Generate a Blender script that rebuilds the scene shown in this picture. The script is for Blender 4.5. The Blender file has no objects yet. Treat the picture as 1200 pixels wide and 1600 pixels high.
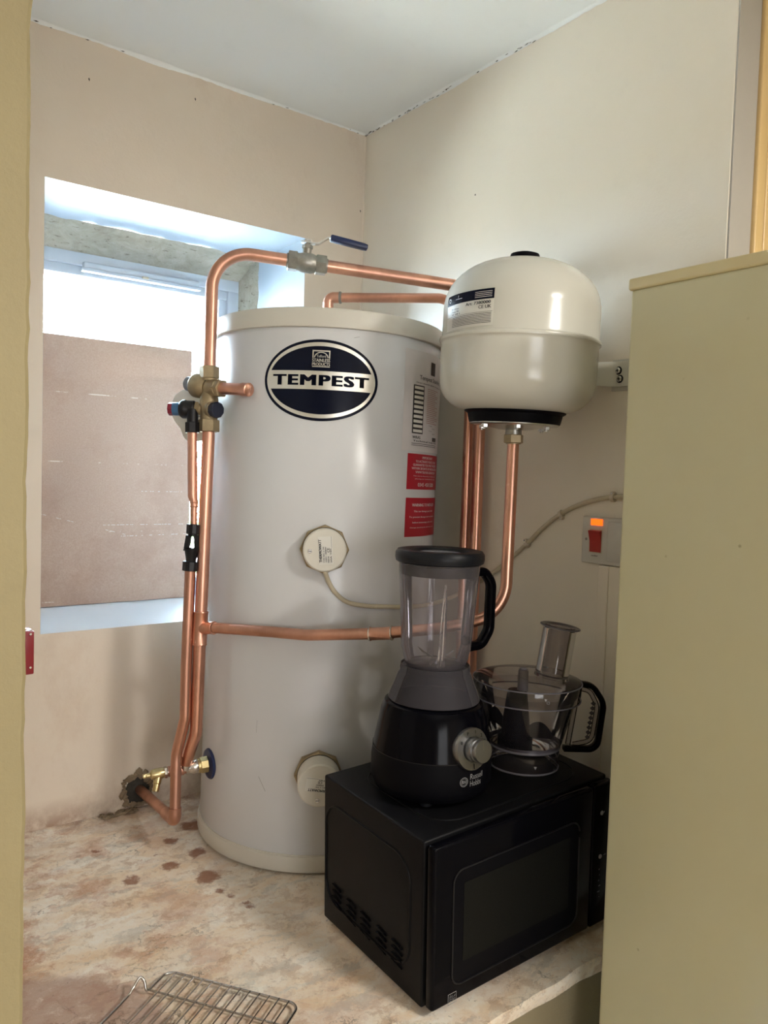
import bpy, bmesh, math, random
from mathutils import Vector as V, Matrix, noise
random.seed(7)
scn = bpy.context.scene
COL = scn.collection
PI = math.pi

# ------------------------------------------------------------------ camera, world, light, exposure
cam = bpy.data.cameras.new('camera'); camo = bpy.data.objects.new('camera', cam); COL.objects.link(camo)
cam.sensor_fit = 'HORIZONTAL'; cam.sensor_width = 27.0; cam.lens = 1227.94 * 27.0 / 1200.0
cam.clip_start = 0.02
CR = V((0.80192267, -0.59664136, 0.03064494)); CU = V((0.00390397, 0.05652707, 0.99839343)); CF = V((0.59741509, 0.80051469, -0.04765961))
camo.matrix_world = Matrix(((CR.x, CU.x, -CF.x, -1.3559), (CR.y, CU.y, -CF.y, -1.9638), (CR.z, CU.z, -CF.z, 0.8779), (0, 0, 0, 1)))
scn.camera = camo

world = bpy.data.worlds.new('sky'); scn.world = world; world.use_nodes = True
bg = world.node_tree.nodes['Background']; bg.inputs[0].default_value = (0.66, 0.83, 1.0, 1); bg.inputs[1].default_value = 38.0

def light(name, kind, loc, energy, color=(1, 1, 1), **kw):
    l = bpy.data.lights.new(name, kind); l.energy = energy; l.color = color
    for k, v in kw.items(): setattr(l, k, v)
    o = bpy.data.objects.new(name, l); o.location = loc; COL.objects.link(o); return o
sun = light('sun', 'SUN', (6, -1, 8), 170.0, (1.0, 0.97, 0.92), angle=0.01)
sun.rotation_euler = V((0.55, -0.25, 0.80)).to_track_quat('Z', 'Y').to_euler()
# area light added before the solid wall, standing in for unseen kitchen daylight
kw = light('kitchen_daylight_standin', 'AREA', (-1.7, -4.45, 0.75), 13.0, (0.96, 0.97, 1.0), shape='RECTANGLE', size=1.2, size_y=0.9)
kw.rotation_euler = (PI / 2, 0, 0)
kl = light('kitchen_lamp_standin', 'AREA', (-.10, -2.9, 1.80), 30.0, (1.0, 0.95, 0.88), shape='DISK', size=0.42)  # added lamp out of view, stands in for the kitchen's light from above
# skylight portal in the alcove window
pl = light('window_portal', 'AREA', (-0.56, 0.46, 0.97), 1.0, shape='RECTANGLE', size=0.64, size_y=0.95)
pl.rotation_euler = (-PI / 2, 0, 0); pl.data.cycles.is_portal = True
scn.view_settings.view_transform = 'Standard'; scn.view_settings.look = 'None'
scn.view_settings.exposure = 1.2; scn.view_settings.gamma = 1.0; scn.view_settings.use_curve_mapping = False

# ------------------------------------------------------------------ material helpers
class NT:
    def __init__(s, name):
        s.m = bpy.data.materials.new(name); s.m.use_nodes = True; s.t = s.m.node_tree
        s.b = s.t.nodes['Principled BSDF']; s.out = s.t.nodes['Material Output']
    def n(s, kind, **kw):
        x = s.t.nodes.new(kind)
        for k, v in kw.items():
            if k.startswith('i_'):
                key = k[2:]; key = int(key) if key.isdigit() else key.replace('_', ' ')
                if isinstance(v, bpy.types.NodeSocket): s.t.links.new(v, x.inputs[key])
                else: x.inputs[key].default_value = v
            else: setattr(x, k, v)
        return x
    def link(s, a, b): s.t.links.new(a, b)
    def coord(s): return s.n('ShaderNodeNewGeometry').outputs['Position']
    def mapped(s, sc=(1, 1, 1)):
        m = s.n('ShaderNodeMapping'); s.link(s.coord(), m.inputs[0]); m.inputs['Scale'].default_value = sc; return m.outputs[0]
    def noise(s, scale, detail=6, rough=.6, vec=None, dist=0):
        x = s.n('ShaderNodeTexNoise', i_Scale=scale, i_Detail=detail, i_Roughness=rough, i_Distortion=dist)
        s.link(vec or s.coord(), x.inputs['Vector']); return x.outputs['Fac']
    def ramp(s, fac, a, b, ca=(0, 0, 0, 1), cb=(1, 1, 1, 1)):
        r = s.n('ShaderNodeValToRGB'); s.link(fac, r.inputs[0]); e = r.color_ramp.elements
        e[0].position = a; e[0].color = ca; e[1].position = b; e[1].color = cb; return r.outputs[0]
    def mix(s, fac, a, b, mode='MIX'):
        x = s.n('ShaderNodeMix', data_type='RGBA', blend_type=mode)
        for k, v in ((0, fac), (6, a), (7, b)):
            if isinstance(v, bpy.types.NodeSocket): s.link(v, x.inputs[k])
            else: x.inputs[k].default_value = v if k == 0 else (*v[:3], 1)
        return x.outputs[2]
    def math(s, op, a, b=0.0, c=None):
        x = s.n('ShaderNodeMath', operation=op)
        for k, v in ((0, a), (1, b), (2, c)):
            if v is None: continue
            if isinstance(v, bpy.types.NodeSocket): s.link(v, x.inputs[k])
            else: x.inputs[k].default_value = v
        return x.outputs[0]
    def bump(s, h, strength=.3, dist=.002, normal=None):
        x = s.n('ShaderNodeBump', i_Strength=strength, i_Distance=dist); s.link(h, x.inputs['Height'])
        if normal: s.link(normal, x.inputs['Normal'])
        s.link(x.outputs[0], s.b.inputs['Normal']); return x.outputs[0]
    def setc(s, c):
        if isinstance(c, bpy.types.NodeSocket): s.link(c, s.b.inputs['Base Color'])
        else: s.b.inputs['Base Color'].default_value = (*c[:3], 1)

def srgb(r, g, b):
    f = lambda c: (c / 255 / 12.92) if c / 255 <= .04045 else ((c / 255 + .055) / 1.055) ** 2.4
    return (f(r), f(g), f(b))

def simple(name, col, rough=.5, metal=0.0, var=.06, scale=12, bump=0, bscale=80, coat=0, spec=.5, rvar=0.0, spots=0):
    m = NT(name)
    n = m.noise(scale, 5, .6)
    m.setc(m.mix(m.ramp(n, .3, .7), [c * (1 - var) for c in col], [min(1, c * (1 + var)) for c in col]))
    m.b.inputs['Roughness'].default_value = rough; m.b.inputs['Metallic'].default_value = metal
    m.b.inputs['Specular IOR Level'].default_value = spec
    m.b.inputs['Coat Weight'].default_value = coat
    if rvar:
        r = m.n('ShaderNodeMapRange', i_3=rough - rvar, i_4=rough + rvar); m.link(m.noise(scale * 2.3, 4), r.inputs[0]); m.link(r.outputs[0], m.b.inputs['Roughness'])
    if bump: m.bump(m.noise(bscale, 4), bump, .001)
    if spots:
        vo = m.n('ShaderNodeTexVoronoi', i_Scale=spots, i_Randomness=1.0); m.link(m.coord(), vo.inputs['Vector'])
        d = m.math('MULTIPLY', m.ramp(vo.outputs['Distance'], .02, .055, (1, 1, 1, 1), (0, 0, 0, 1)), m.ramp(m.noise(7, 3), .50, .58))
        old = m.b.inputs['Base Color'].links[0].from_socket; m.setc(m.mix(m.math('MULTIPLY', d, .55), old, srgb(112, 92, 52)))
    return m.m

def wall_paint(name, col, col2, rough=.5, bump=.35, specks=True, spec=.5, foot=False):
    m = NT(name)
    big = m.noise(1.6, 5, .55); mid = m.noise(9, 6, .65); fine = m.noise(140, 3, .6); roller = m.noise(55, 4, .7)
    c = m.mix(m.ramp(big, .35, .7), col, col2)
    c = m.mix(m.math('MULTIPLY', m.ramp(mid, .58, .75), .22), c, [x * .86 for x in col])
    if specks:
        vo = m.n('ShaderNodeTexVoronoi', i_Scale=4.3, i_Randomness=1.0); m.link(m.coord(), vo.inputs['Vector'])
        dot = m.math('MULTIPLY', m.math('LESS_THAN', vo.outputs['Distance'], .011), m.ramp(m.noise(2.7, 2), .5, .55))
        c = m.mix(dot, c, (.06, .045, .035))
    if foot:   # damp brown staining along the foot of the wall
        sp = m.n('ShaderNodeSeparateXYZ'); m.link(m.coord(), sp.inputs[0])
        fz = m.n('ShaderNodeMapRange', i_1=.002, i_2=.07, i_3=1.0, i_4=0.0); m.link(sp.outputs[2], fz.inputs[0])
        c = m.mix(m.math('MULTIPLY', m.math('MULTIPLY', fz.outputs[0], m.ramp(m.noise(11, 7, .7), .38, .6)), .75), c, srgb(134, 96, 70))
        c = m.mix(m.math('MULTIPLY', m.ramp(m.noise(3.2, 8, .75, vec=m.mapped((1, 1, .6))), .56, .66), .16), c, srgb(176, 140, 108))
    m.setc(c); m.b.inputs['Roughness'].default_value = rough; m.b.inputs['Specular IOR Level'].default_value = spec
    h = m.math('ADD', m.math('MULTIPLY', fine, .25), m.math('ADD', m.math('MULTIPLY', roller, .5), m.math('MULTIPLY', mid, 1.6)))
    m.bump(h, bump, .0022)
    return m.m

M = {}
M['wall'] = wall_paint('cream_wall_paint', srgb(216, 203, 186), srgb(222, 211, 196), .5, foot=True)
M['wall_r'] = wall_paint('cream_satin_wall_paint', srgb(232, 224, 208), srgb(236, 229, 215), .34)
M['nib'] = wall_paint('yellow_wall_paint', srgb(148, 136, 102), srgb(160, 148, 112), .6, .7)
M['ceiling'] = wall_paint('white_ceiling_paint', srgb(236, 240, 240), srgb(240, 244, 244), .8, .2)
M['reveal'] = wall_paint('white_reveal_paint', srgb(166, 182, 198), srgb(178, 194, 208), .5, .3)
M['sill'] = wall_paint('white_sill_paint', srgb(236, 238, 238), srgb(244, 246, 246), .5, .3)
M['shaded_return'] = wall_paint('shaded_return_grey', srgb(172, 168, 161), srgb(182, 178, 171), .6, .3)  # grey puts the shade on the cream wall's end face into its colour
M['riser'] = wall_paint('old_cream_riser_paint', srgb(132, 122, 98), srgb(146, 136, 110), .6, .4)

def rough_plaster():
    m = NT('rough_unpainted_plaster')
    a = m.noise(14, 10, .75, dist=.8); b = m.noise(60, 8, .7, vec=m.mapped((.5, 1, 2.2)), dist=.4)
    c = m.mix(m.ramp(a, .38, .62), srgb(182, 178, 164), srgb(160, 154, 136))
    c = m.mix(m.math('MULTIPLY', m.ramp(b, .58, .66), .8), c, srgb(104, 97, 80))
    m.setc(c); m.b.inputs['Roughness'].default_value = .9
    m.bump(m.math('ADD', a, m.math('MULTIPLY', b, .6)), .8, .006); return m.m
M['plaster'] = rough_plaster()

def ledge_mat():
    m = NT('stained_concrete_ledge')
    P = m.coord()
    warp = m.n('ShaderNodeTexNoise', i_Scale=26.0, i_Detail=8.0, i_Roughness=.75); m.link(P, warp.inputs['Vector'])
    w2 = m.n('ShaderNodeVectorMath', operation='SUBTRACT'); m.link(warp.outputs['Color'], w2.inputs[0]); w2.inputs[1].default_value = (.5, .5, .5)
    w3 = m.n('ShaderNodeVectorMath', operation='SCALE'); m.link(w2.outputs[0], w3.inputs[0]); w3.inputs[3].default_value = .06
    W = m.n('ShaderNodeVectorMath', operation='ADD'); m.link(P, W.inputs[0]); m.link(w3.outputs[0], W.inputs[1]); W = W.outputs[0]
    rot = m.n('ShaderNodeMapping'); m.link(W, rot.inputs[0]); rot.inputs['Rotation'].default_value = (0, 0, .9); rot.inputs['Scale'].default_value = (1.0, 2.8, 1)
    a = m.noise(5.5, 12, .78, vec=rot.outputs[0], dist=.6)
    c = m.mix(m.ramp(a, .36, .62), srgb(236, 210, 176), srgb(250, 244, 232))
    b = m.noise(16, 10, .78, vec=W)
    c = m.mix(m.math('MULTIPLY', m.ramp(b, .52, .57), .5), c, srgb(190, 158, 124))
    g = m.noise(6.5, 8, .7, vec=rot.outputs[0])
    c = m.mix(m.math('MULTIPLY', m.ramp(g, .55, .61), .55), c, srgb(196, 190, 178))
    r = m.noise(7, 9, .75, vec=W)
    sep = m.n('ShaderNodeSeparateXYZ'); m.link(P, sep.inputs[0]); x, y = sep.outputs[0], sep.outputs[1]
    def blob(cx, cy, rad, src=W, soft=.5):
        d = m.n('ShaderNodeVectorMath', operation='DISTANCE'); m.link(src, d.inputs[0]); d.inputs[1].default_value = (cx, cy, 0)
        return m.ramp(d.outputs['Value'], rad * (1 - soft), rad, (1, 1, 1, 1), (0, 0, 0, 1))
    # wide terracotta wash near the left end, browner at the front left corner and along the wall foot
    wash = m.math('MULTIPLY', m.ramp(x, -1.0, -.62, (1, 1, 1, 1), (.15, .15, .15, 1)), m.ramp(r, .46, .62))
    ed = m.n('ShaderNodeMapRange', i_1=-1.05, i_2=-.55, i_3=.75, i_4=.15); m.link(x, ed.inputs[0])
    c = m.mix(m.math('MULTIPLY', ed.outputs[0], m.ramp(r, .49, .58)), c, srgb(188, 128, 92))
    c = m.mix(m.math('MULTIPLY', m.math('MULTIPLY', blob(-1.12, -.80, .25, soft=.10), m.ramp(m.noise(8, 8, .75, vec=W), .34, .44)), .80), c, srgb(176, 146, 130))
    foot = m.n('ShaderNodeMapRange', i_1=-.14, i_2=-.005, i_3=0, i_4=.85); m.link(y, foot.inputs[0])
    c = m.mix(m.math('MULTIPLY', foot.outputs[0], m.ramp(m.noise(9, 7, .7, vec=W), .40, .62)), c, srgb(140, 98, 74))
    # rust-brown splashes in front of the cylinder
    for px, py, rad in (SPOTS):
        c = m.mix(m.math('MULTIPLY', blob(px, py, rad, soft=.3), .85), c, srgb(140, 84, 52))
    rr = m.math('MULTIPLY', m.ramp(m.noise(20, 8, .8, vec=W), .60, .66), blob(-.66, -.38, .34, src=P, soft=.7))
    c = m.mix(m.math('MULTIPLY', rr, .8), c, srgb(140, 86, 60))
    # dark scratches
    sc = m.n('ShaderNodeTexVoronoi', feature='DISTANCE_TO_EDGE', i_Scale=9.0); mp = m.n('ShaderNodeMapping'); m.link(W, mp.inputs[0]); mp.inputs['Scale'].default_value = (1, 3.0, 1); mp.inputs['Rotation'].default_value = (0, 0, .5); m.link(mp.outputs[0], sc.inputs['Vector'])
    sm = m.math('MULTIPLY', m.math('LESS_THAN', sc.outputs['Distance'], .012), m.ramp(m.noise(3.2, 4, .6), .52, .60))
    c = m.mix(m.math('MULTIPLY', sm, .7), c, srgb(84, 70, 54))
    gr = m.noise(46, 8, .85, vec=W); c = m.mix(m.math('MULTIPLY', m.ramp(gr, .56, .62), .45), c, srgb(146, 120, 94))
    c = m.mix(m.math('MULTIPLY', m.ramp(gr, .36, .44, (1, 1, 1, 1), (0, 0, 0, 1)), .5), c, srgb(246, 240, 230))
    pits = m.noise(85, 4, .8); c = m.mix(m.math('MULTIPLY', m.ramp(pits, .64, .70), .55), c, srgb(96, 80, 62))
    m.setc(c); m.b.inputs['Roughness'].default_value = .62
    m.bump(m.math('ADD', m.math('MULTIPLY', b, 1.2), m.math('ADD', a, m.math('MULTIPLY', pits, .35))), .55, .006)
    return m.m
SPOTS = [(*(-0.6550, -0.2248, 0.0000)[:2], .020), (*(-0.6240, -0.3123, 0.0000)[:2], .024), (*(-0.7026, -0.3382, 0.0000)[:2], .022), (*(-0.7933, -0.3504, 0.0000)[:2], .020), (*(-0.6519, -0.4242, 0.0000)[:2], .030),
         (*(-0.6546, -0.4911, 0.0000)[:2], .013), (*(-0.6467, -0.5172, 0.0000)[:2], .009), (*(-0.5817, -0.1757, 0.0000)[:2], .03), (*(-0.6282, -0.5813, 0.0000)[:2], .010), (*(-0.8148, -0.1808, 0.0000)[:2], .012), (*(-0.6303, -0.5658, 0.0000)[:2], .008)]
M['ledge'] = ledge_mat()

def copper(name, col=(.74, .40, .29), rough=.34, dull=.35):
    m = NT(name); n = m.noise(9, 4, .55, vec=m.mapped((1, 1, .35))); f = m.noise(90, 4)
    c = m.mix(m.ramp(n, .40, .66), col, [x * .66 for x in col])
    c = m.mix(m.math('MULTIPLY', m.ramp(m.noise(7, 7, .7), .56, .72), dull), c, srgb(150, 106, 78))
    m.setc(c); m.b.inputs['Metallic'].default_value = 1.0
    r = m.n('ShaderNodeMapRange', i_1=.3, i_2=.7, i_3=rough - .07, i_4=rough + .10); m.link(n, r.inputs[0]); m.link(r.outputs[0], m.b.inputs['Roughness'])
    m.bump(f, .02, .0004); return m.m
M['copper'] = copper('copper_pipe')
M['copper_dull'] = copper('dull_copper_pipe', (.62, .32, .22), .36, .75)
M['brass'] = simple('cast_brass', (.36, .285, .175), .5, .75, .16, 40, .3, 220, rvar=.08)
M['brass_bright'] = simple('bright_brass', (.52, .42, .22), .28, 1.0, .1, 40)
M['chrome'] = simple('solder_streaked_nickel', (.66, .63, .60), .22, 1.0, .22, 60, .25, 160)
M['nickel'] = simple('dull_nickel_plating', (.34, .33, .30), .40, .95, .16, 60, .25, 150)
M['steel'] = simple('pressed_steel', (.62, .62, .61), .26, 1.0, .05, 30)
M['steel_wire'] = simple('chromed_wire', (.52, .50, .48), .22, 1.0, .15, 60)
M['knob_steel'] = simple('brushed_steel_knob', (.30, .30, .30), .33, 1.0, .05, 50)
M['black'] = simple('black_plastic', (.005, .005, .007), .38, 0, .1, spec=.35)
M['black_matte'] = simple('matte_black_plastic', (.003, .003, .0045), .5, 0, .1, spec=.07)
M['black_gloss'] = simple('gloss_black_plastic', (.002, .002, .0035), .14, 0, .1, spec=.08)
M['black_case'] = simple('black_painted_case', (.005, .005, .006), .44, 0, .2, 30, .12, 300, spec=.12)
M['charcoal'] = simple('charcoal_rubber', (.006, .007, .010), .42, 0, .1, spec=.22)
M['navy'] = simple('navy_plastic', (.010, .022, .085), .32, 0, .1)
M['blue_black'] = simple('blue_black_plastic', (.006, .010, .028), .35, 0, .1)
M['blue'] = simple('blue_plastic', (.035, .11, .22), .4, 0, .1)
M['red_dark'] = simple('dark_red_plastic', (.20, .012, .03), .35, 0, .1)
M['grey_plastic'] = simple('grey_plastic', (.20, .22, .26), .45, 0, .05)
M['tank_body'] = simple('white_painted_steel_jacket', srgb(208, 209, 211), .26, 0, .02, 3, .05, 60)
M['tank_lid'] = simple('cream_plastic_lid', srgb(206, 202, 191), .42, 0, .02, 6)
M['vessel'] = simple('gloss_white_enamel', srgb(205, 204, 194), .2, 0, .02, 4, .03, 20)
M['cap_white'] = simple('white_plastic_cap', srgb(214, 210, 198), .4, 0, .02)
M['cable'] = simple('cream_cable_sheath', srgb(196, 186, 162), .45, 0, .08, 30)
M['white_plastic'] = simple('white_plastic_plate', srgb(205, 202, 194), .35, 0, .04, 20)
M['clip'] = simple('white_clip_plastic', srgb(206, 196, 180), .45, 0, .05)
M['upvc'] = simple('window_upvc', srgb(190, 198, 206), .3, 0, .02)
M['fridge'] = simple('cream_enamel_panel', srgb(198, 191, 155), .34, 0, .025, 3, .06, 40, spots=16)
M['fridge_top'] = simple('cream_worktop_edge', srgb(204, 188, 142), .4, 0, .03, 5)
M['trim_cream'] = simple('cream_gloss_trim', srgb(214, 184, 130), .3, 0, .06, 5)
M['red_rocker'] = simple('red_rocker_plastic', (.42, .018, .010), .3, 0, .06)
M['red_bracket'] = simple('red_painted_metal', (.16, .004, .012), .35, 0, .08)
M['print_black'] = simple('black_print', (.012, .012, .016), .35)
M['print_navy'] = simple('black_foil_print', (.003, .005, .016), .2, spec=.15)
M['print_silver'] = simple('silver_foil', (.72, .70, .64), .32, .85, .04, 30)
M['print_white'] = simple('white_print', (.78, .74, .74), .5)
M['print_grey'] = simple('grey_print', (.25, .25, .26), .5)
M['print_pink'] = simple('faded_red_print', srgb(176, 128, 124), .5)
M['label_red'] = simple('red_label_paper', (.42, .006, .025), .38, 0, .04)
M['label_white'] = simple('white_label_paper', srgb(222, 220, 212), .4, 0, .02)
M['label_clear'] = simple('off_white_label_film', srgb(212, 208, 208), .30, 0, .02)
M['dark_hole'] = simple('dark_masonry_hole', (.03, .027, .022), .95, 0, .4, 60, .8, 60)
M['soil'] = simple('kitchen_vinyl_floor', srgb(190, 178, 160), .5, 0, .1, 8)
M['outdoor'] = simple('outdoor_concrete', srgb(190, 186, 176), .9, 0, .1, 2)
M['leaf'] = simple('hedge_leaf', (.10, .20, .05), .5, 0, .4, 8)
M['filler'] = simple('crumbly_mortar', srgb(128, 112, 90), .9, 0, .18, 30, .9, 60)

def board_mat():
    m = NT('hardboard_sheet'); f = m.noise(260, 3, .9); a = m.noise(5, 8, .7); g = m.noise(32, 6, .8)
    c = m.mix(m.ramp(f, .35, .7), srgb(178, 146, 124), srgb(196, 166, 144))
    c = m.mix(m.math('MULTIPLY', m.ramp(a, .5, .7), .4), c, srgb(156, 116, 96))
    c = m.mix(m.math('MULTIPLY', m.ramp(g, .68, .74), .6), c, srgb(128, 88, 72))
    w = m.n('ShaderNodeTexWave', i_Scale=1.6, i_Distortion=.35, i_Detail=2.0, bands_direction='Z'); m.link(m.mapped((.3, 1, 1)), w.inputs['Vector'])
    sc = m.math('MULTIPLY', m.math('GREATER_THAN', w.outputs['Fac'], .9992), m.ramp(m.noise(6, 5, .8, vec=m.mapped((1, 1, .4))), .52, .58))
    c = m.mix(m.math('MULTIPLY', sc, .7), c, srgb(232, 218, 200))
    m.setc(c); m.b.inputs['Roughness'].default_value = .6; m.bump(f, .12, .001); return m.m
M['board'] = board_mat()

def clear(name, tint, rough=.04, body=0.0, bodycol=(.6, .6, .62), edge=1.45):
    m = NT(name); t = m.t
    tr = m.n('ShaderNodeBsdfTransparent'); tr.inputs[0].default_value = (*tint, 1)
    gl = m.n('ShaderNodeBsdfGlossy', i_Roughness=rough); fr = m.n('ShaderNodeFresnel', i_IOR=edge)
    mx = m.n('ShaderNodeMixShader'); m.link(fr.outputs[0], mx.inputs[0]); m.link(tr.outputs[0], mx.inputs[1]); m.link(gl.outputs[0], mx.inputs[2])
    o = mx.outputs[0]
    if body:
        df = m.n('ShaderNodeBsdfDiffuse'); df.inputs[0].default_value = (*bodycol, 1)
        m2 = m.n('ShaderNodeMixShader'); m2.inputs[0].default_value = body; m.link(o, m2.inputs[1]); m.link(df.outputs[0], m2.inputs[2]); o = m2.outputs[0]
    m.link(o, m.out.inputs[0]); t.nodes.remove(m.b); return m.m
M['glass'] = clear('window_glass', (.97, .98, .98))
M['jug'] = clear('clear_plastic_jug', (.93, .91, .93), .05, .10, (.50, .46, .50))
M['frost'] = clear('frosted_grey_plastic', (.80, .80, .84), .3, .55, (.26, .25, .29))
M['frost_dark'] = clear('smoky_frosted_plastic', (.62, .61, .65), .45, .42, (.085, .08, .09), 1.2)
M['smoke'] = clear('clear_smoky_bowl', (.84, .82, .83), .05, .045, (.2, .18, .2))
def emit(name, col, st):
    m = NT(name); m.b.inputs['Emission Color'].default_value = (*col, 1); m.b.inputs['Emission Strength'].default_value = st; m.setc(col)
    n = m.noise(300, 2); return m.m
M['neon'] = emit('lit_neon_indicator', (1.0, .085, .004), 1.1)

# ------------------------------------------------------------------ object helpers
ORG = {}
def finish(o, smooth=True, ang=38):
    if smooth and o.type == 'MESH':
        for p_ in o.data.polygons: p_.use_smooth = True
        o.data.set_sharp_from_angle(angle=math.radians(ang))
def obj(name, bm, mat, parent=None, smooth=True, ang=38, label=None, loc=None):
    """links bm (built in world coordinates) as one mesh object"""
    if parent is not None: org = ORG[parent]
    elif loc is not None: org = V(loc)
    else: org = V((0, 0, 0))
    if loc is None and parent is None:
        xs = [v.co for v in bm.verts]
        org = V(((min(c.x for c in xs) + max(c.x for c in xs)) / 2, (min(c.y for c in xs) + max(c.y for c in xs)) / 2, min(c.z for c in xs)))
    for v in bm.verts: v.co -= org
    me = bpy.data.meshes.new(name); bm.to_mesh(me); bm.free()
    me.materials.append(M[mat] if isinstance(mat, str) else mat)
    o = bpy.data.objects.new(name, me); COL.objects.link(o)
    if parent is not None: o.parent = parent
    else: o.location = org
    ORG[o] = org
    finish(o, smooth, ang)
    if label: o['label'] = label
    return o
def thing(name, label, cat, loc, group=None):
    o = bpy.data.objects.new(name, None); COL.objects.link(o); o.location = loc; o.empty_display_size = .05
    o['label'] = label; o['category'] = cat
    if group: o['group'] = group
    ORG[o] = V(loc); return o
def tag(o, label, cat, group=None):
    o['label'] = label; o['category'] = cat
    if group: o['group'] = group
    return o
def struct(name, bm, mat, label=None, parent=None, smooth=False):
    o = obj(name, bm, mat, parent, smooth)
    if parent is None:
        o['kind'] = 'structure'
        if label: o['label'] = label
    return o
def B(): return bmesh.new()

def box(bm, lo, hi, bev=0, seg=2, M4=None):
    r = bmesh.ops.create_cube(bm, size=1); vs = r['verts']
    lo, hi = V(lo), V(hi); c = (lo + hi) / 2; s = hi - lo
    for v in vs: v.co = V((v.co.x * s.x + c.x, v.co.y * s.y + c.y, v.co.z * s.z + c.z))
    if bev:
        es = list({e for v in vs for e in v.link_edges})
        rb = bmesh.ops.bevel(bm, geom=es, offset=bev, segments=seg, affect='EDGES', profile=.5)
        vs = list({v for f in rb['faces'] for v in f.verts} | {v for v in vs if v.is_valid})
    if M4 is not None:
        for v in vs: v.co = M4 @ v.co
    return bm
def frame_of(d):
    d = V(d).normalized(); a = V((0, 0, 1)) if abs(d.z) < .9 else V((1, 0, 0))
    x = a.cross(d).normalized(); return d, x, d.cross(x)
def tube(bm, pts, r, seg=20, caps=True):
    pts = [V(p) for p in pts]; n = len(pts)
    rs = r if isinstance(r, (list, tuple)) else [r] * n
    t = [(pts[min(i + 1, n - 1)] - pts[max(i - 1, 0)]).normalized() for i in range(n)]
    _, x, y = frame_of(t[0]); rings = []
    for i in range(n):
        if i:
            q = t[i - 1].rotation_difference(t[i]); x = q @ x; y = q @ y
        rings.append([bm.verts.new(pts[i] + rs[i] * (math.cos(a) * x + math.sin(a) * y)) for a in [2 * PI * k / seg for k in range(seg)]])
    for i in range(n - 1):
        for k in range(seg):
            bm.faces.new((rings[i][k], rings[i][(k + 1) % seg], rings[i + 1][(k + 1) % seg], rings[i + 1][k]))
    if caps:
        bm.faces.new(rings[0][::-1]); bm.faces.new(rings[-1])
    return bm
def fillet(pts, rad, n=10):
    """polyline with every inner corner rounded to rad (number or list)"""
    pts = [V(p) for p in pts]; out = [pts[0]]
    for i in range(1, len(pts) - 1):
        R = rad[i - 1] if isinstance(rad, (list, tuple)) else rad
        a = (pts[i - 1] - pts[i]); b = (pts[i + 1] - pts[i]); la, lb = a.length, b.length; a.normalize(); b.normalize()
        ang = a.angle(b)
        if PI - ang < .01 or R <= 0: out.append(pts[i]); continue
        d = min(R / math.tan(ang / 2), la * .49, lb * .49); R2 = d * math.tan(ang / 2)
        c = pts[i] + (a + b).normalized() * (R2 / math.sin(ang / 2)); p0 = pts[i] + a * d - c; p1 = pts[i] + b * d - c
        for k in range(n + 1):
            w = p0.angle(p1) * k / n; ax = p0.cross(p1).normalized()
            out.append(c + Matrix.Rotation(w, 3, ax) @ p0)
    out.append(pts[-1]); return out
def spline(pts, n=10):
    pts = [V(p) for p in pts]; P = [2 * pts[0] - pts[1]] + pts + [2 * pts[-1] - pts[-2]]; out = []
    for i in range(1, len(P) - 2):
        for k in range(n):
            t = k / n; a, b, c, d = P[i - 1], P[i], P[i + 1], P[i + 2]
            out.append(.5 * ((2 * b) + (c - a) * t + (2 * a - 5 * b + 4 * c - d) * t * t + (3 * b - a - 3 * c + d) * t ** 3))
    out.append(pts[-1]); return out
def lathe(bm, prof, c, axis=(0, 0, 1), seg=64, close=False, X=None):
    """prof: (radius, height along axis) from c; ends with radius 0 are closed"""
    d, x, y = frame_of(axis); c = V(c)
    if X is not None: x = V(X).normalized(); y = d.cross(x)
    rings = []
    for r, h in prof:
        if r <= 1e-6: rings.append([bm.verts.new(c + d * h)])
        else: rings.append([bm.verts.new(c + d * h + r * (math.cos(2 * PI * k / seg) * x + math.sin(2 * PI * k / seg) * y)) for k in range(seg)])
    pr = list(zip(rings, rings[1:])) + ([(rings[-1], rings[0])] if close else [])
    for a, b in pr:
        for k in range(seg):
            k2 = (k + 1) % seg
            if len(a) == 1 and len(b) == 1: continue
            if len(a) == 1: bm.faces.new((a[0], b[k], b[k2]))
            elif len(b) == 1: bm.faces.new((a[k], a[k2], b[0]))
            else: bm.faces.new((a[k], a[k2], b[k2], b[k]))
    bmesh.ops.recalc_face_normals(bm, faces=bm.faces[:])
    return bm
def rod(bm, a, b, r, seg=24, ch=0, r2=None):
    a, b = V(a), V(b); L = (b - a).length; r2 = r if r2 is None else r2; c = min(ch, r * .6, L * .4)
    prof = [(0, 0), (r - c, 0), (r, c), (r2, L - c), (r2 - c, L), (0, L)] if c else [(0, 0), (r, 0), (r2, L), (0, L)]
    return lathe(bm, prof, a, b - a, seg)
def nut(bm, a, b, r, ch=.0012, n=6):
    """hexagonal nut between a and b with slightly turned corners"""
    a, b = V(a), V(b); L = (b - a).length
    d, x, y = frame_of(b - a)
    rings = []
    for rr, h in ((r - ch * 1.3, 0), (r, ch), (r, L - ch), (r - ch * 1.3, L)):
        rings.append([bm.verts.new(a + d * h + rr * (math.cos(2 * PI * k / n) * x + math.sin(2 * PI * k / n) * y)) for k in range(n)])
    for p, q in zip(rings, rings[1:]):
        for k in range(n): bm.faces.new((p[k], p[(k + 1) % n], q[(k + 1) % n], q[k]))
    bm.faces.new(rings[0][::-1]); bm.faces.new(rings[-1]); bmesh.ops.recalc_face_normals(bm, faces=bm.faces[:]); return bm
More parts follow.
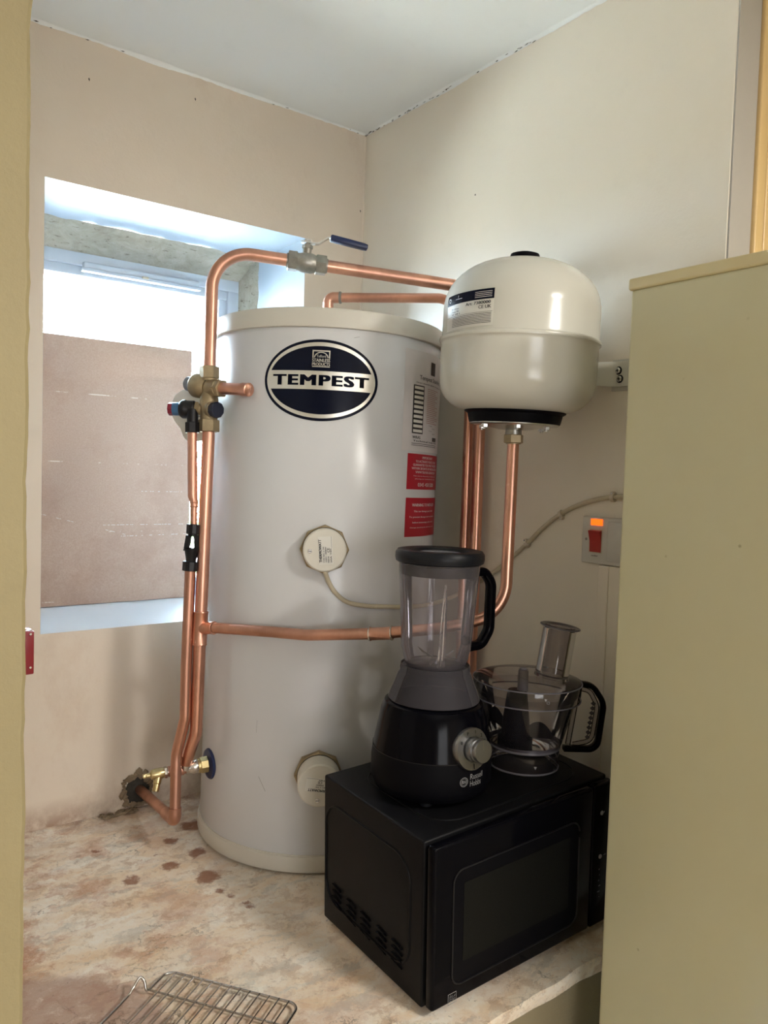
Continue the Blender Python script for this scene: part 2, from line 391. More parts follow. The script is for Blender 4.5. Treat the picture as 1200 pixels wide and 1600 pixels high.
def quadgrid(bm, f, nu, nv):
    g = [[bm.verts.new(f(i / nu, j / nv)) for j in range(nv + 1)] for i in range(nu + 1)]
    for i in range(nu):
        for j in range(nv): bm.faces.new((g[i][j], g[i + 1][j], g[i + 1][j + 1], g[i][j + 1]))
    return bm
def prism(bm, loop, off):
    """closed prism from a planar loop of points and an offset vector"""
    off = V(off); a = [bm.verts.new(V(p)) for p in loop]; b = [bm.verts.new(V(p) + off) for p in loop]; n = len(a)
    bm.faces.new(a); bm.faces.new(b[::-1])
    for k in range(n): bm.faces.new((a[k], b[k], b[(k + 1) % n], a[(k + 1) % n]))
    bmesh.ops.recalc_face_normals(bm, faces=bm.faces[:]); return bm
def rrect(cx, cy, w, h, r, n=6):
    out = []
    for sx, sy, a0 in ((1, 1, 0), (-1, 1, PI / 2), (-1, -1, PI), (1, -1, 3 * PI / 2)):
        for k in range(n + 1):
            a = a0 + PI / 2 * k / n; out.append((cx + sx * (w / 2 - r) + r * math.cos(a), cy + sy * (h / 2 - r) + r * math.sin(a)))
    return out

_fonts = {}
def text_verts(body, width=None, height=None, bold=0.0, slice_w=None, spacing=1.0, align='CENTER'):
    """returns (verts2d, faces) of flat lettering centred on its box"""
    cu = bpy.data.curves.new('t', 'FONT'); cu.body = body; cu.size = 1; cu.resolution_u = 3; cu.space_character = spacing; cu.align_x = align
    o = bpy.data.objects.new('t', cu); COL.objects.link(o)
    dg = bpy.context.evaluated_depsgraph_get(); me = bpy.data.meshes.new_from_object(o.evaluated_get(dg))
    vs = [v.co.copy() for v in me.vertices]; fs = [tuple(p.vertices) for p in me.polygons]
    bpy.data.objects.remove(o); bpy.data.curves.remove(cu); bpy.data.meshes.remove(me)
    x0, x1 = min(v.x for v in vs), max(v.x for v in vs); y0, y1 = min(v.y for v in vs), max(v.y for v in vs)
    sy = height / (y1 - y0) if height else None; sx = width / (x1 - x0) if width else sy
    if sy is None: sy = sx
    vs = [V(((v.x - (x0 + x1) / 2) * sx, (v.y - (y0 + y1) / 2) * sy, 0)) for v in vs]
    if bold:   # heavier strokes: the same outline laid down a few times, slightly shifted
        k = 2 if bold > .03 else 1; V0, F0 = vs, fs; vs, fs = [], []
        for i in range(-k, k + 1):
            for j in ((-1, 0, 1) if bold > .03 else (0,)):
                fs += [tuple(q + len(vs) for q in f) for f in F0]; vs += [v + V((sx * bold * i / k, sy * bold * .45 * j, 0)) for v in V0]
    return vs, fs
def add_text(bm, body, place, cx, cy, slice_w=None, **kw):
    vs, fs = text_verts(body, **kw)
    t = bmesh.new(); bv = [t.verts.new((v.x + cx, v.y + cy, 0)) for v in vs]
    for f in fs:
        try: t.faces.new([bv[i] for i in f])
        except ValueError: pass
    if slice_w:
        x0, x1 = min(v.co.x for v in t.verts), max(v.co.x for v in t.verts); k = x0 + slice_w
        while k < x1:
            bmesh.ops.bisect_plane(t, geom=t.verts[:] + t.edges[:] + t.faces[:], plane_co=(k, 0, 0), plane_no=(1, 0, 0)); k += slice_w
    mp = {v: bm.verts.new(place(v.co.x, v.co.y)) for v in t.verts}
    for f in t.faces: bm.faces.new([mp[v] for v in f.verts])
    t.free(); return bm
def add_rect(bm, place, x0, y0, x1, y1, n=1):
    return quadgrid(bm, lambda a, b: place(x0 + (x1 - x0) * a, y0 + (y1 - y0) * b), n, 1)
def add_poly(bm, place, pts):
    bm.faces.new([bm.verts.new(place(*p)) for p in pts]); return bm

# ------------------------------------------------------------------ setting
YE = (0.0000, -1.1640, 1.7467)[1]; XE = (0.0733, -1.1650, 1.7736)[0]; H = 1.8843; ZF = -0.60; XN = (-1.1675, -1.0850, 0.8939)[0]; YL = (-0.3374, -1.0976, 0.0120)[1]
def wob(v, s=6, a=.002): return noise.noise(V(v) * s) * a

# wall with the window opening (plane y = 0)
bm = B(); T = .45
x0, x1, z0, z1 = -.897, -.198, .474, 1.541
box(bm, (XN - .3, 0, ZF), (x0, T, H)); box(bm, (x1, 0, ZF), (.25, T, H)); box(bm, (x0, 0, ZF), (x1, T, z0)); box(bm, (x0, 0, z1), (x1, T, H))
wall_back = struct('wall_back', bm, 'wall', 'cream painted wall with the window recess behind the cylinder')
# painted reveal and rough plaster near the frame, both parts of the wall
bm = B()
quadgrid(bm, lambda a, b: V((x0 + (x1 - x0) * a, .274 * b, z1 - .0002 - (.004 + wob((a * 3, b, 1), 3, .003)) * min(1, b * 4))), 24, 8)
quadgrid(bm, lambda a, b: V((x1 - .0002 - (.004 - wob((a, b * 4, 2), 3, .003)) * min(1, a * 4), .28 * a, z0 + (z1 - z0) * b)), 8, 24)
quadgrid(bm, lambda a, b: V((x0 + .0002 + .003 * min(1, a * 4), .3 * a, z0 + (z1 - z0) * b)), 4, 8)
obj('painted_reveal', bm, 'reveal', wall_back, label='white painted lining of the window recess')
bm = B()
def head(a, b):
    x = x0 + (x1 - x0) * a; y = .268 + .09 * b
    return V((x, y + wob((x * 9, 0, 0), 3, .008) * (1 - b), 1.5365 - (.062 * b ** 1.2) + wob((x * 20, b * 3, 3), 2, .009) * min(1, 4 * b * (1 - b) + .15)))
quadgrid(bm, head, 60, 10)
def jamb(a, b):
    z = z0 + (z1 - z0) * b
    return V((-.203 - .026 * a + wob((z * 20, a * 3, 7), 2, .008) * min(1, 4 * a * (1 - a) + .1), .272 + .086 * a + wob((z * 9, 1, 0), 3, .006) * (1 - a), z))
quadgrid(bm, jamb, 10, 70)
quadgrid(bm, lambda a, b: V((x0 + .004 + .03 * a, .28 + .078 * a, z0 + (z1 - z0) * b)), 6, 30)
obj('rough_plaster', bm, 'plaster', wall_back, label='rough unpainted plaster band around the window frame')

bm = B(); quadgrid(bm, lambda a, b: V((x0 + (x1 - x0) * a, -.0002 + .40 * b, z0 + .0002 + (.003 + wob((a * 4, b * 2, 5), 3, .002)) * min(1, b * 5))), 24, 10); obj('sill_board', bm, 'sill', wall_back, label='white painted window sill')
# dark broken hole in the wall foot where the discharge pipe leaves
hole_c = V((-0.6581, -0.0000, 0.0425)); hole_c.y = -.003
bm = B(); pts = []
for k in range(28):
    a = 2 * PI * k / 28; rr = .031 * (1 + .25 * noise.noise(V((math.cos(a) * 2, math.sin(a) * 2, 4))))
    pts.append((hole_c.x + rr * math.cos(a), hole_c.y + .001, max(.006, hole_c.z + .004 + rr * 1.15 * math.sin(a))))
prism(bm, pts, (0, -.0015, 0)); obj('pipe_hole', bm, 'dark_hole', wall_back, label='dark ragged hole at the foot of the wall')
bm = B()
for k in range(34):
    a = 2 * PI * k / 34; rr = .036 + random.uniform(-.004, .007); s = random.uniform(.004, .010)
    p_ = V((hole_c.x + rr * math.cos(a), -.004, max(.004, hole_c.z + .004 + rr * 1.1 * math.sin(a))))
    r_ = bmesh.ops.create_icosphere(bm, subdivisions=1, radius=s)
    for v in r_['verts']: v.co = p_ + V((v.co.x * random.uniform(.5, 1.6), v.co.y * random.uniform(.2, .6), v.co.z * random.uniform(.5, 1.5)))
for k in range(26):
    p_ = V((hole_c.x + random.uniform(-.10, -.01), random.uniform(-.03, -.002), .003)); s = random.uniform(.003, .009)
    r_ = bmesh.ops.create_icosphere(bm, subdivisions=1, radius=s)
    for v in r_['verts']: v.co = p_ + V((v.co.x * random.uniform(.5, 2.2), v.co.y * random.uniform(.5, 1.6), v.co.z * random.uniform(.2, .8)))
o = obj('mortar_crumbs', bm, 'filler', wall_back, smooth=False); o['kind'] = 'stuff'

# right wall (plane x = 0), ends at y = -1.18 with a return coloured grey for its shade and a door lining beyond
bm = B(); box(bm, (0, YE, ZF), (.25, 0, H), .002, 1)
struct('wall_right', bm, 'wall_r', 'cream wall on the right carrying pipes and the white vessel')
bm = B(); box(bm, (.001, YE - .003, ZF), (XE, YE + .0005, H)); struct('trim_1', bm, 'shaded_return', 'end face of the right wall, its shade coloured in as grey')
bm = B(); box(bm, (XE, YE - .012, ZF), (XE + .030, YE, H), .004, 3); box(bm, (XE + .030, YE - .006, ZF), (.30, YE, H)); tube(bm, [(XE + .036, YE - .008, ZF), (XE + .036, YE - .008, H)], .004, 10)
struct('trim_2', bm, 'trim_cream', 'cream door lining beside the right wall end', smooth=True)
bm = B(); box(bm, (.25, YE, ZF), (.62, -1.0, H)); box(bm, (.60, -4.5, ZF), (.75, -1.0, H)); struct('wall_side', bm, 'nib', 'cream wall of the kitchen behind the tall cream appliance')
# partition in front of the alcove on the left
bm = B()
def nibf(z): return XN + wob((0, 0, z * 9), 1, .004) + wob((0, 1, z * 40), 1, .0016)
zs = [ZF + (H - ZF) * k / 160 for k in range(161)]
L = [(bm.verts.new((-3.3, YL - .004, z)), bm.verts.new((nibf(z) - .004, YL - .004, z)), bm.verts.new((nibf(z), YL, z)), bm.verts.new((nibf(z), 0, z))) for z in zs]
for a, b in zip(L, L[1:]):
    for k in range(3): bm.faces.new((a[k], a[k + 1], b[k + 1], b[k])).material_index = 1 if k == 2 else 0
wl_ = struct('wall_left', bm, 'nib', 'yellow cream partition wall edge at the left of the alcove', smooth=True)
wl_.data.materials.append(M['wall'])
# ceiling, floors and the rest of the kitchen
bm = B(); box(bm, (-3.3, -4.5, H), (.75, .45, H + .15)); struct('ceiling', bm, 'ceiling', 'white painted ceiling over the alcove')
bm = B(); box(bm, (-3.3, -4.5, ZF - .1), (.75, YL, ZF)); struct('floor', bm, 'soil', 'kitchen floor below the ledge')
bm = B(); box(bm, (-3.45, -4.5, ZF), (-3.3, YL, H)); struct('wall_far_left', bm, 'nib')
bm = B(); box(bm, (-3.45, -4.65, ZF), (.75, -4.5, H)); struct('wall_front', bm, 'wall')
# raised concrete ledge, slightly uneven, rising under the microwave
def sm(t): t = max(0, min(1, t)); return t * t * (3 - 2 * t)
def ledge_z(x, y):
    k = sm((-.62 - y) / .12) * sm((x + .56) / .03)
    return k * max(0, .045 * (x + .5464) + .028 * (y + 1.04)) + wob((x, y, 0), 9, .0012)
bm = B(); NX, NY = 130, 110
g = [[bm.verts.new((XN + (0 - XN) * i / NX, YL + .006 * noise.noise(V((i * .12, 0, 3))) * (1 if j == 0 else 0) - YL * j / NY * 1.0, 0)) for j in range(NY + 1)] for i in range(NX + 1)]
for row in g:
    for v in row: v.co.z = ledge_z(v.co.x, v.co.y)
for i in range(NX):
    for j in range(NY): bm.faces.new((g[i][j], g[i + 1][j], g[i + 1][j + 1], g[i][j + 1]))
lo = [bm.verts.new((row[0].co.x, row[0].co.y - .0015, row[0].co.z - .006)) for row in g]
lo2 = [bm.verts.new((row[0].co.x, YL + .008, -.03)) for row in g]
for i in range(NX):
    bm.faces.new((lo[i], lo[i + 1], g[i + 1][0], g[i][0])); bm.faces.new((lo2[i], lo2[i + 1], lo[i + 1], lo[i]))
ledge = struct('floor_ledge', bm, 'ledge', 'raised stained concrete ledge that everything stands on', smooth=True)
bm = B(); box(bm, (XN, YL + .006, ZF), (0, YL + .20, -.014), .003, 1); struct('wall_riser', bm, 'riser', 'painted front face below the concrete ledge')
# irregular caulk beads where the walls meet the ceiling
def bead(name, P, Q, inx, iny):
    bm = B(); P, Q = V(P), V(Q); n = 150; rows = []
    for k in range(n + 1):
        c = P.lerp(Q, k / n); w = .006 + .005 * noise.noise(c * 7) + .002 * noise.noise(c * 60)
        rows.append((bm.verts.new(c + V(inx) * w * 1.3 + V((0, 0, -.0004))), bm.verts.new(c + V(inx) * w * .5 + V((0, 0, -w * .45))), bm.verts.new(c + V(inx) * .0004 + V((0, 0, -w)))))
    for a, b in zip(rows, rows[1:]):
        for k in range(2): bm.faces.new((a[k], a[k + 1], b[k + 1], b[k]))
    return struct(name, bm, 'ceiling', 'rough filler line between wall and ceiling', smooth=True)
t3 = bead('trim_3', (XN, 0, H), (0, 0, H), (0, -1, 0), 0); t4 = bead('trim_4', (0, 0, H), (0, -1.18, H), (-1, 0, 0), 0)
def cracks(parent, P, Q, inn, n, seed):
    random.seed(seed); bm = B(); P, Q = V(P), V(Q); d = (Q - P).normalized()
    for k in range(n):
        t = random.random(); c = P.lerp(Q, t) + V(inn) * random.uniform(.002, .007) + V((0, 0, -random.uniform(.004, .008)))
        l = random.uniform(.004, .016); w = random.uniform(.0006, .0016)
        bmv = [bm.verts.new(c + d * s * l * .5 + V((0, 0, u * w)) + V(inn) * .001) for s, u in ((-1, -.3), (0, -1), (1, .2), (.2, 1))]
        bm.faces.new(bmv)
    o = obj('crack', bm, 'dark_hole', parent, smooth=False); o['kind'] = 'stuff'
cracks(t3, (-.95, 0, H), (0, 0, H), (0, -1, 0), 9, 3); cracks(t4, (0, 0, H), (0, -.7, H), (-1, 0, 0), 46, 4)
# cracked filler in the vertical corner
bm = B(); rows = []
for k in range(121):
    z = .0 + H * k / 120; w = .005 + .004 * noise.noise(V((0, 0, z * 11)))
    rows.append((bm.verts.new((-w, -.0004, z)), bm.verts.new((-w * .4, -w * .4, z)), bm.verts.new((-.0004, -w, z))))
for a, b in zip(rows, rows[1:]):
    for k in range(2): bm.faces.new((a[k], a[k + 1], b[k + 1], b[k]))
struct('trim_5', bm, 'wall', 'filled vertical corner between the two walls', smooth=True)
# old nail holes and chips in the walls
random.seed(11)
bm = B()
for c in ((-0.8007, -0.0006, 1.7900), (-0.5355, -0.0006, 1.8245), (-0.0128, -0.0006, 1.6574)):
    c = V(c); bm.faces.new([bm.verts.new(c + V((a * .003, 0, b * .0045))) for a, b in ((-.6, .2), (0, 1), (.7, .1), (.3, -1))])
o = obj('nail_hole', bm, 'dark_hole', wall_back, smooth=False)
# unseen lamp fitting added behind the camera to stand for the kitchen's light
bm = B(); lathe(bm, [(0, 0), (.20, 0), (.215, -.02), (.215, -.065), (.212, -.065), (.212, -.022), (0, -.022)], (-.10, -2.9, H - .001), (0, 0, 1), 48); o = obj('added_ceiling_lamp', bm, 'white_plastic'); tag(o, 'round white ceiling lamp of the kitchen', 'lamp')
# outdoors
bm = B(); box(bm, (-14, .46, -1.0), (14, 30, -.62)); struct('ground', bm, 'outdoor', 'pale ground outside the window')
random.seed(5); bm = B()
for k in range(2600):
    c = V((1.35, 3.8, .35)) + V((random.gauss(0, .45), random.gauss(0, .3), random.gauss(0, .5)))
    d = V((random.uniform(-1, 1), random.uniform(-1, 1), random.uniform(-1, 1))).normalized(); _, x_, y_ = frame_of(d); s = random.uniform(.02, .045)
    bm.faces.new([bm.verts.new(c + x_ * s), bm.verts.new(c + y_ * s * .6), bm.verts.new(c - x_ * s), bm.verts.new(c - y_ * s * .6)])
for k in range(7):
    a = random.uniform(0, 6.28); tube(bm, [(1.35, 3.8, -.62), (1.35 + .1 * math.cos(a), 3.8 + .1 * math.sin(a), -.1), (1.35 + .35 * math.cos(a), 3.8 + .3 * math.sin(a), .9)], .015, 6)
o = obj('garden_bush', bm, 'leaf', smooth=False); tag(o, 'green bush outside seen through the window gap', 'bush')

# window_1: white frame, sash, trickle vent, pane
w = B()
fx0, fx1, fz0, fz1 = -.890, -.228, .474, 1.476; fy = .356
def ring_frame(bm, x0, x1, z0, z1, w, y0, y1, bev=.003):
    box(bm, (x0, y0, z1 - w), (x1, y1, z1), bev); box(bm, (x0, y0, z0), (x1, y1, z0 + w), bev)
    box(bm, (x0, y0, z0 + w * .98), (x0 + w, y1, z1 - w * .98), bev); box(bm, (x1 - w, y0, z0 + w * .98), (x1, y1, z1 - w * .98), bev)
ring_frame(w, fx0, fx1, fz0, fz1, .036, fy, .43)
win = struct('window_1', w, 'upvc', 'white plastic window partly covered by a brown board', smooth=True)
bm = B(); ring_frame(bm, fx0 + .035, fx1 - .035, fz0 + .035, fz1 - .035, .028, fy + .010, .42, .004); obj('sash', bm, 'upvc', win)
bm = B(); box(bm, (fx0 + .055, .388, fz0 + .055), (fx1 - .055, .392, fz1 - .055)); obj('pane', bm, 'glass', win, smooth=False)
bm = B()
va, vb = V((-0.7121, 0.3400, 1.4418)), V((-0.3673, 0.3400, 1.4273))
box(bm, (va.x, .340, va.z - .012), (vb.x, fy + .002, va.z + .008), .004, 3)
vent = obj('trickle_vent', bm, 'upvc', win)
bm = B(); box(bm, (va.x - .004, .334, va.z - .020), (vb.x + .004, fy + .002, va.z - .010), .003); obj('vent_lip', bm, 'upvc', vent)
mx = (va.x + vb.x) / 2; bm = B(); box(bm, (mx - .008, .330, va.z - .014), (mx + .010, .342, va.z - .008), .001); obj('vent_catch', bm, 'cable', vent, label='small cream catch')

# ------------------------------------------------------------------ leaning board
bT, bB = V((-0.3799, 0.3500, 1.2382)), V((-0.3919, 0.3400, 0.4771))
bm = B(); xr = (bT.x + bB.x) / 2
box(bm, (-.893, .3405, .4790), (xr, .3525, bT.z), .0015)
for v in bm.verts: v.co.y += (v.co.z - .479) * .003 / .76
b = obj('board', bm, 'board'); tag(b, 'brown hardboard sheet covering most of the window', 'board')
random.seed(2); bm = B()
for (u0, v0), (u1, v1) in (((.05, .36), (.62, .26)), ((.7, .43), (.96, .43)), ((.45, .30), (.96, .30)), ((.5, .255), (.98, .26))):
    t = 0
    while t < 1:
        l = random.uniform(.01, .05)
        if random.random() < .6:
            a = V((-.894 + (xr + .894) * (u0 + (u1 - u0) * t), .3398, .479 + .76 * (v0 + (v1 - v0) * t))); c = V((-.894 + (xr + .894) * (u0 + (u1 - u0) * min(1, t + l)), .3398, .479 + .76 * (v0 + (v1 - v0) * min(1, t + l))))
            bm.faces.new([bm.verts.new(a + V((0, 0, .0006))), bm.verts.new(a - V((0, 0, .0006))), bm.verts.new(c - V((0, 0, .0005))), bm.verts.new(c + V((0, 0, .0006)))])
        t += l + random.uniform(.005, .03)
o = obj('scratch', bm, 'label_white', b, smooth=False, label='pale scored lines across the board'); o['kind'] = 'stuff'

# ------------------------------------------------------------------ hot water cylinder
CB = V((-.32003, -.30757, 0)); CA = V((.01578, -.00017, 1)).normalized(); CX = V((0, 1, 0)).cross(CA).normalized(); CY = CA.cross(CX); CRr = .275
def cyl(th, h, r=CRr): t = math.radians(th); return CB + CA * h + r * (math.cos(t) * CX + math.sin(t) * CY)
def wrap(th0, h0, lift, r=CRr): return lambda s, z: cyl(th0 + math.degrees(s / r), h0 + z, r + lift)
tank = thing('hot_water_cylinder', 'tall white cylinder with the black and silver oval badge', 'water cylinder', tuple(CB))
bm = B(); lathe(bm, [(0, .04), (.2735, .04), (.275, .044), (.275, 1.181), (.272, 1.186), (0, 1.186)], CB, CA, 160, X=CX); obj('jacket', bm, 'tank_body', tank)
bm = B(); lathe(bm, [(0, .001), (.262, .001), (.277, .004), (.2805, .012), (.2805, .034), (.2795, .0385), (.2765, .0405), (.2765, .0425), (0, .0425)], CB, CA, 160, X=CX); obj('base_ring', bm, 'tank_lid', tank, label='cream plastic base ring')
bm = B(); lathe(bm, [(0, 1.183), (.2775, 1.183), (.2815, 1.184), (.2825, 1.188), (.2815, 1.2185), (.2795, 1.2235), (.272, 1.2260), (.20, 1.2275), (0, 1.2285)], CB, CA, 160, X=CX); obj('lid', bm, 'tank_lid', tank, label='cream plastic lid')
bm = B(); tube(bm, [cyl(-30, .05, .2752), cyl(-30, 1.18, .2752)], .0012, 6); obj('jacket_seam', bm, 'tank_body', tank)
bm = B()
for th_, h_, dh, ds in ((-150, .30, .028, .001), (-148, .205, -.03, .018), (-112, 1.165, .003, .012), (-166, .505, .004, .001)):
    quadgrid(bm, lambda a, b: cyl(th_ + math.degrees(ds * a / CRr) + .12 * b, h_ + dh * a + .0009 * b, CRr + .0003), 6, 1)
o = obj('scuff', bm, 'print_grey', tank, label='short dark scuffs on the jacket'); o['kind'] = 'stuff'
# oval badge
b0, h0 = -126.1, 1.0712; EA, EB = .1262, .0865
def ell(bm, a, b, lift, th=b0, h=h0, n=96):
    wr = wrap(th, h, lift); c = bm.verts.new(wr(0, 0)); prev = [c] * 0; rings = []
    for q in range(1, 13): rings.append([bm.verts.new(wr(a * q / 12 * math.cos(2 * PI * k / n), b * q / 12 * math.sin(2 * PI * k / n))) for k in range(n)])
    for k in range(n): bm.faces.new((c, rings[0][k], rings[0][(k + 1) % n]))
    for r1, r2 in zip(rings, rings[1:]):
        for k in range(n): bm.faces.new((r1[k], r2[k], r2[(k + 1) % n], r1[(k + 1) % n]))
    return bm
bm = B(); ell(bm, EA, EB, .0005); badge = obj('badge', bm, 'print_navy', tank, label='oval black and silver badge')
bm = B(); ell(bm, EA * .950, EB * .930, .0009); obj('silver_field', bm, 'print_silver', badge, label='silver foil')
bm = B(); ia, ib, bh = EA * .905, EB * .835, .0197
for s in (1, -1):
    wr = wrap(b0, h0, .0013); xm = ia * math.sqrt(1 - (bh / ib) ** 2)
    quadgrid(bm, lambda a, b: wr((2 * a - 1) * xm, s * (bh + (ib * math.sqrt(max(0, 1 - ((2 * a - 1) * xm / ia) ** 2)) - bh) * b)), 60, 8)
obj('black_field', bm, 'print_navy', badge)
bm = B(); add_text(bm, 'TEMPEST', wrap(b0, h0, .0015), 0, 0, slice_w=.010, width=.205, height=.0215, bold=.055, spacing=1.16); obj('lettering', bm, 'print_navy', badge)
bm = B(); wr = wrap(b0, h0 + .0455, .0018); lw = .0375
add_text(bm, 'STAINLESS', wr, 0, -.0035, width=lw, height=.0070, bold=.03); add_text(bm, 'PRODUCTS', wr, 0, -.0118, width=lw, height=.0066, bold=.03)
add_rect(bm, wr, -lw / 2, -.0178, lw / 2, -.0160, 4); add_rect(bm, wr, -lw / 2, .0150, lw / 2, .0178, 4); add_rect(bm, wr, -lw / 2, .0010, -lw / 2 + .0025, .015); add_rect(bm, wr, lw / 2 - .0025, .0010, lw / 2, .015)
for k in range(14):
    a, c = PI * k / 14, PI * (k + 1) / 14; P_ = lambda t, r: (r * 1.25 * math.cos(t), .002 + r * math.sin(t)); add_poly(bm, wr, [P_(a, .0105), P_(a, .0122), P_(c, .0122), P_(c, .0105)])
add_text(bm, 'Telford', wr, 0, .0052, width=.020, height=.0058, bold=.01); obj('maker_mark', bm, 'print_silver', badge, label='small silver maker mark with an arch')
# information label and two red labels on the right side of the jacket
def patch(name, th0, th1, h0_, h1_, lift, mat, parent, label=None):
    bm = B(); quadgrid(bm, lambda a, b: cyl(th0 + (th1 - th0) * a, h0_ + (h1_ - h0_) * b, CRr + lift), 20, 1); return obj(name, bm, mat, parent, label=label)
info = patch('information_label', -85, -40, .934, 1.160, .0004, 'label_clear', tank, 'tall printed information label')
LT = -62.5; wr = wrap(LT, 0, .0009); wi = .215 / 2
bm = B()
add_rect(bm, wr, -.008, 1.112, .018, 1.142, 4)
add_text(bm, 'Tempest Stainless', wr, .002, 1.100, width=.118, height=.013, bold=.02, slice_w=.012)
add_text(bm, 'Direct unvented cylinder for mains water', wr, .004, 1.0885, width=.145, height=.0045, bold=.02, slice_w=.02)
add_rect(bm, wr, -.078, .974, -.036, 1.083, 6)
add_text(bm, 'WRAS', wr, -.060, .9655, width=.030, height=.0065, bold=.03)
add_text(bm, 'Technical help line', wr, -.010, .9570, width=.125, height=.005, bold=.03, slice_w=.02)
for k, yy in enumerate((.951, .947)): add_rect(bm, wr, -.078, yy, .05, yy + .0012, 8)
add_rect(bm, wr, .018, .9605, .048, .9700, 2)
for k in range(4): add_text(bm, ('6 bar', '3.5 bar', '2.1 bar', '3 kW')[k], wr, .004 + .020 * (k % 2), .996 - .006 * k, width=.018, height=.003)
obj('lettering', bm, 'print_black', info)
bm = B(); wr = wrap(LT, 0, .0013)
for k in range(10): add_rect(bm, wr, -.0745, 1.0755 - k * .0108 - .0015, -.0395, 1.0755 - k * .0108 + .0048, 3)
obj('table_cells', bm, 'label_white', info)
bm = B(); random.seed(3)
for k in range(19): add_rect(bm, wr, -.022, 1.078 - k * .0043, .048 - random.choice((0, .004, .02)), 1.0793 - k * .0043, 6)
obj('small_print', bm, 'print_pink', info, label='faded red small print')
rl = patch('red_label', -80.8, -40, .8475, .9285, .0004, 'label_red', tank, 'upper red notice label')
bm = B(); wr = wrap(-63, .888, .0009)
for s, y, w_, h_ in (('IMPORTANT', .0325, .050, .0055), ('TO ACTIVATE YOUR 25 YEAR', .0235, .098, .0052), ('GUARANTEE YOU MUST REGISTER', .0155, .114, .0052), ('WITHIN 28 DAYS OF INSTALLATION', .0075, .122, .0052), ('WWW.TELFORD-GROUP.COM', -.0010, .096, .0052), ('This can be done via our website or by', -.0100, .110, .0026), ('phoning our technical team using', -.0165, .098, .0026)):
    add_text(bm, s, wr, 0, y, width=w_ * 1.15, height=h_, bold=.02, slice_w=.014)
add_text(bm, '0345 450 5200', wr, 0, -.0295, width=.088, height=.0085, bold=.01, slice_w=.014)
obj('lettering', bm, 'print_white', rl)
rl2 = patch('red_label', -80.8, -40, .7395, .8285, .0004, 'label_red', tank, 'lower red warning label')
bm = B(); wr = wrap(-63.5, .784, .0009)
for s, y, w_, h_ in (('WARNING TO INSTALLER', .0280, .105, .0068), ('This can damage your boiler', .0130, .092, .0050), ('To prevent damage turn on electrics', .0000, .120, .0048), ('before immersing in the vessel', -.0125, .098, .0048), ('Damage caused by this will not be covered', -.0240, .112, .0034)):
    add_text(bm, s, wr, 0, y, width=w_ * 1.15, height=h_, bold=.02, slice_w=.014)
obj('lettering', bm, 'print_white', rl2)
# immersion heaters: octagonal brass nut, white cap with sticker and screw
def heater(th, h, depth, srot, tiltdown, r=.0460, rn=.0525):
    nrm = (cyl(th, h, 1) - cyl(th, h, 0)).normalized(); c = cyl(th, h, CRr)
    bm = B(); nut(bm, c - nrm * .010, c + nrm * .014, rn, .002, 8); n_ = obj('boss_nut', bm, 'brass', tank, ang=20, label='octagonal brass nut behind a heater cap')
    bm = B(); rod(bm, c + nrm * .012, c + nrm * .016, r + .001, 48); obj('gasket', bm, 'black', n_)
    ax = (nrm + CA * tiltdown).normalized(); e = c + nrm * .014
    bm = B(); lathe(bm, [(0, 0), (r, 0), (r, depth - .003), (r - .003, depth), (0, depth)], e, ax, 64); cap = obj('heater_cap', bm, 'cap_white', tank, label='round white heater cap')
    f = e + ax * (depth + .0004); right = V((0, 0, 1)).cross(ax).normalized(); up = ax.cross(right)
    ca, sa = math.cos(srot), math.sin(srot)
    P_ = lambda x, y, l=0: f + ax * l + right * (x * ca - y * sa) + up * (x * sa + y * ca)
    bm = B(); add_rect(bm, lambda x, y: P_(x, y), -.0300, -.0170, .0290, .0130); st = obj('sticker', bm, 'label_white', cap, label='small printed white sticker')
    bm = B(); pl_ = lambda x, y: P_(x, y, .0004)
    add_text(bm, 'THERMOWATT', pl_, -.0010, .0095, width=.048, height=.0055, bold=.04)
    add_text(bm, 'TYPE REC 3 TW', pl_, -.009, .0025, width=.034, height=.0028, bold=.02); add_text(bm, '230V~ 3000W', pl_, -.009, -.0020, width=.033, height=.0028, bold=.02)
    add_text(bm, 'CE', pl_, .000, -.0075, width=.009, height=.005, bold=.02); add_text(bm, 'MADE IN', pl_, -.020, -.0070, width=.013, height=.003, bold=.03); add_text(bm, '20A T85', pl_, -.012, -.0125, width=.030, height=.003, bold=.02)
    add_rect(bm, pl_, .004, -.0150, .029, -.0145)
    obj('lettering', bm, 'print_black', st)
    sp = P_(0, r * .68)
    bm = B(); rod(bm, sp, sp + ax * .0015, .0045, 20, .0008); sc_ = obj('screw', bm, 'steel', cap)
    bm = B(); box(bm, (-.0035, -.0005, 0), (.0035, .0005, .0004), M4=Matrix.Translation(sp + ax * .0016) @ Matrix([[right.x, up.x, ax.x, 0], [right.y, up.y, ax.y, 0], [right.z, up.z, ax.z, 0], [0, 0, 0, 1]])); obj('screw_slot', bm, 'black', sc_, smooth=False)
    return e, ax, right, up
E1 = heater(-121.3, .7125, .020, PI / 2 + .08, .0)
E2 = heater(-119.9, .2230, .052, PI - .12, -.02)
# blue flange and cold inlet union
fl_d = V((-.985, .06, -.01)).normalized(); fl = cyl(176.5, .1895, CRr)
bm = B(); lathe(bm, [(0, -.003), (.034, -.003), (.0355, 0), (.033, .004), (.026, .006), (0, .006)], fl, fl_d, 48); obj('inlet_flange', bm, 'navy', tank, label='round blue plastic flange at the cold inlet')

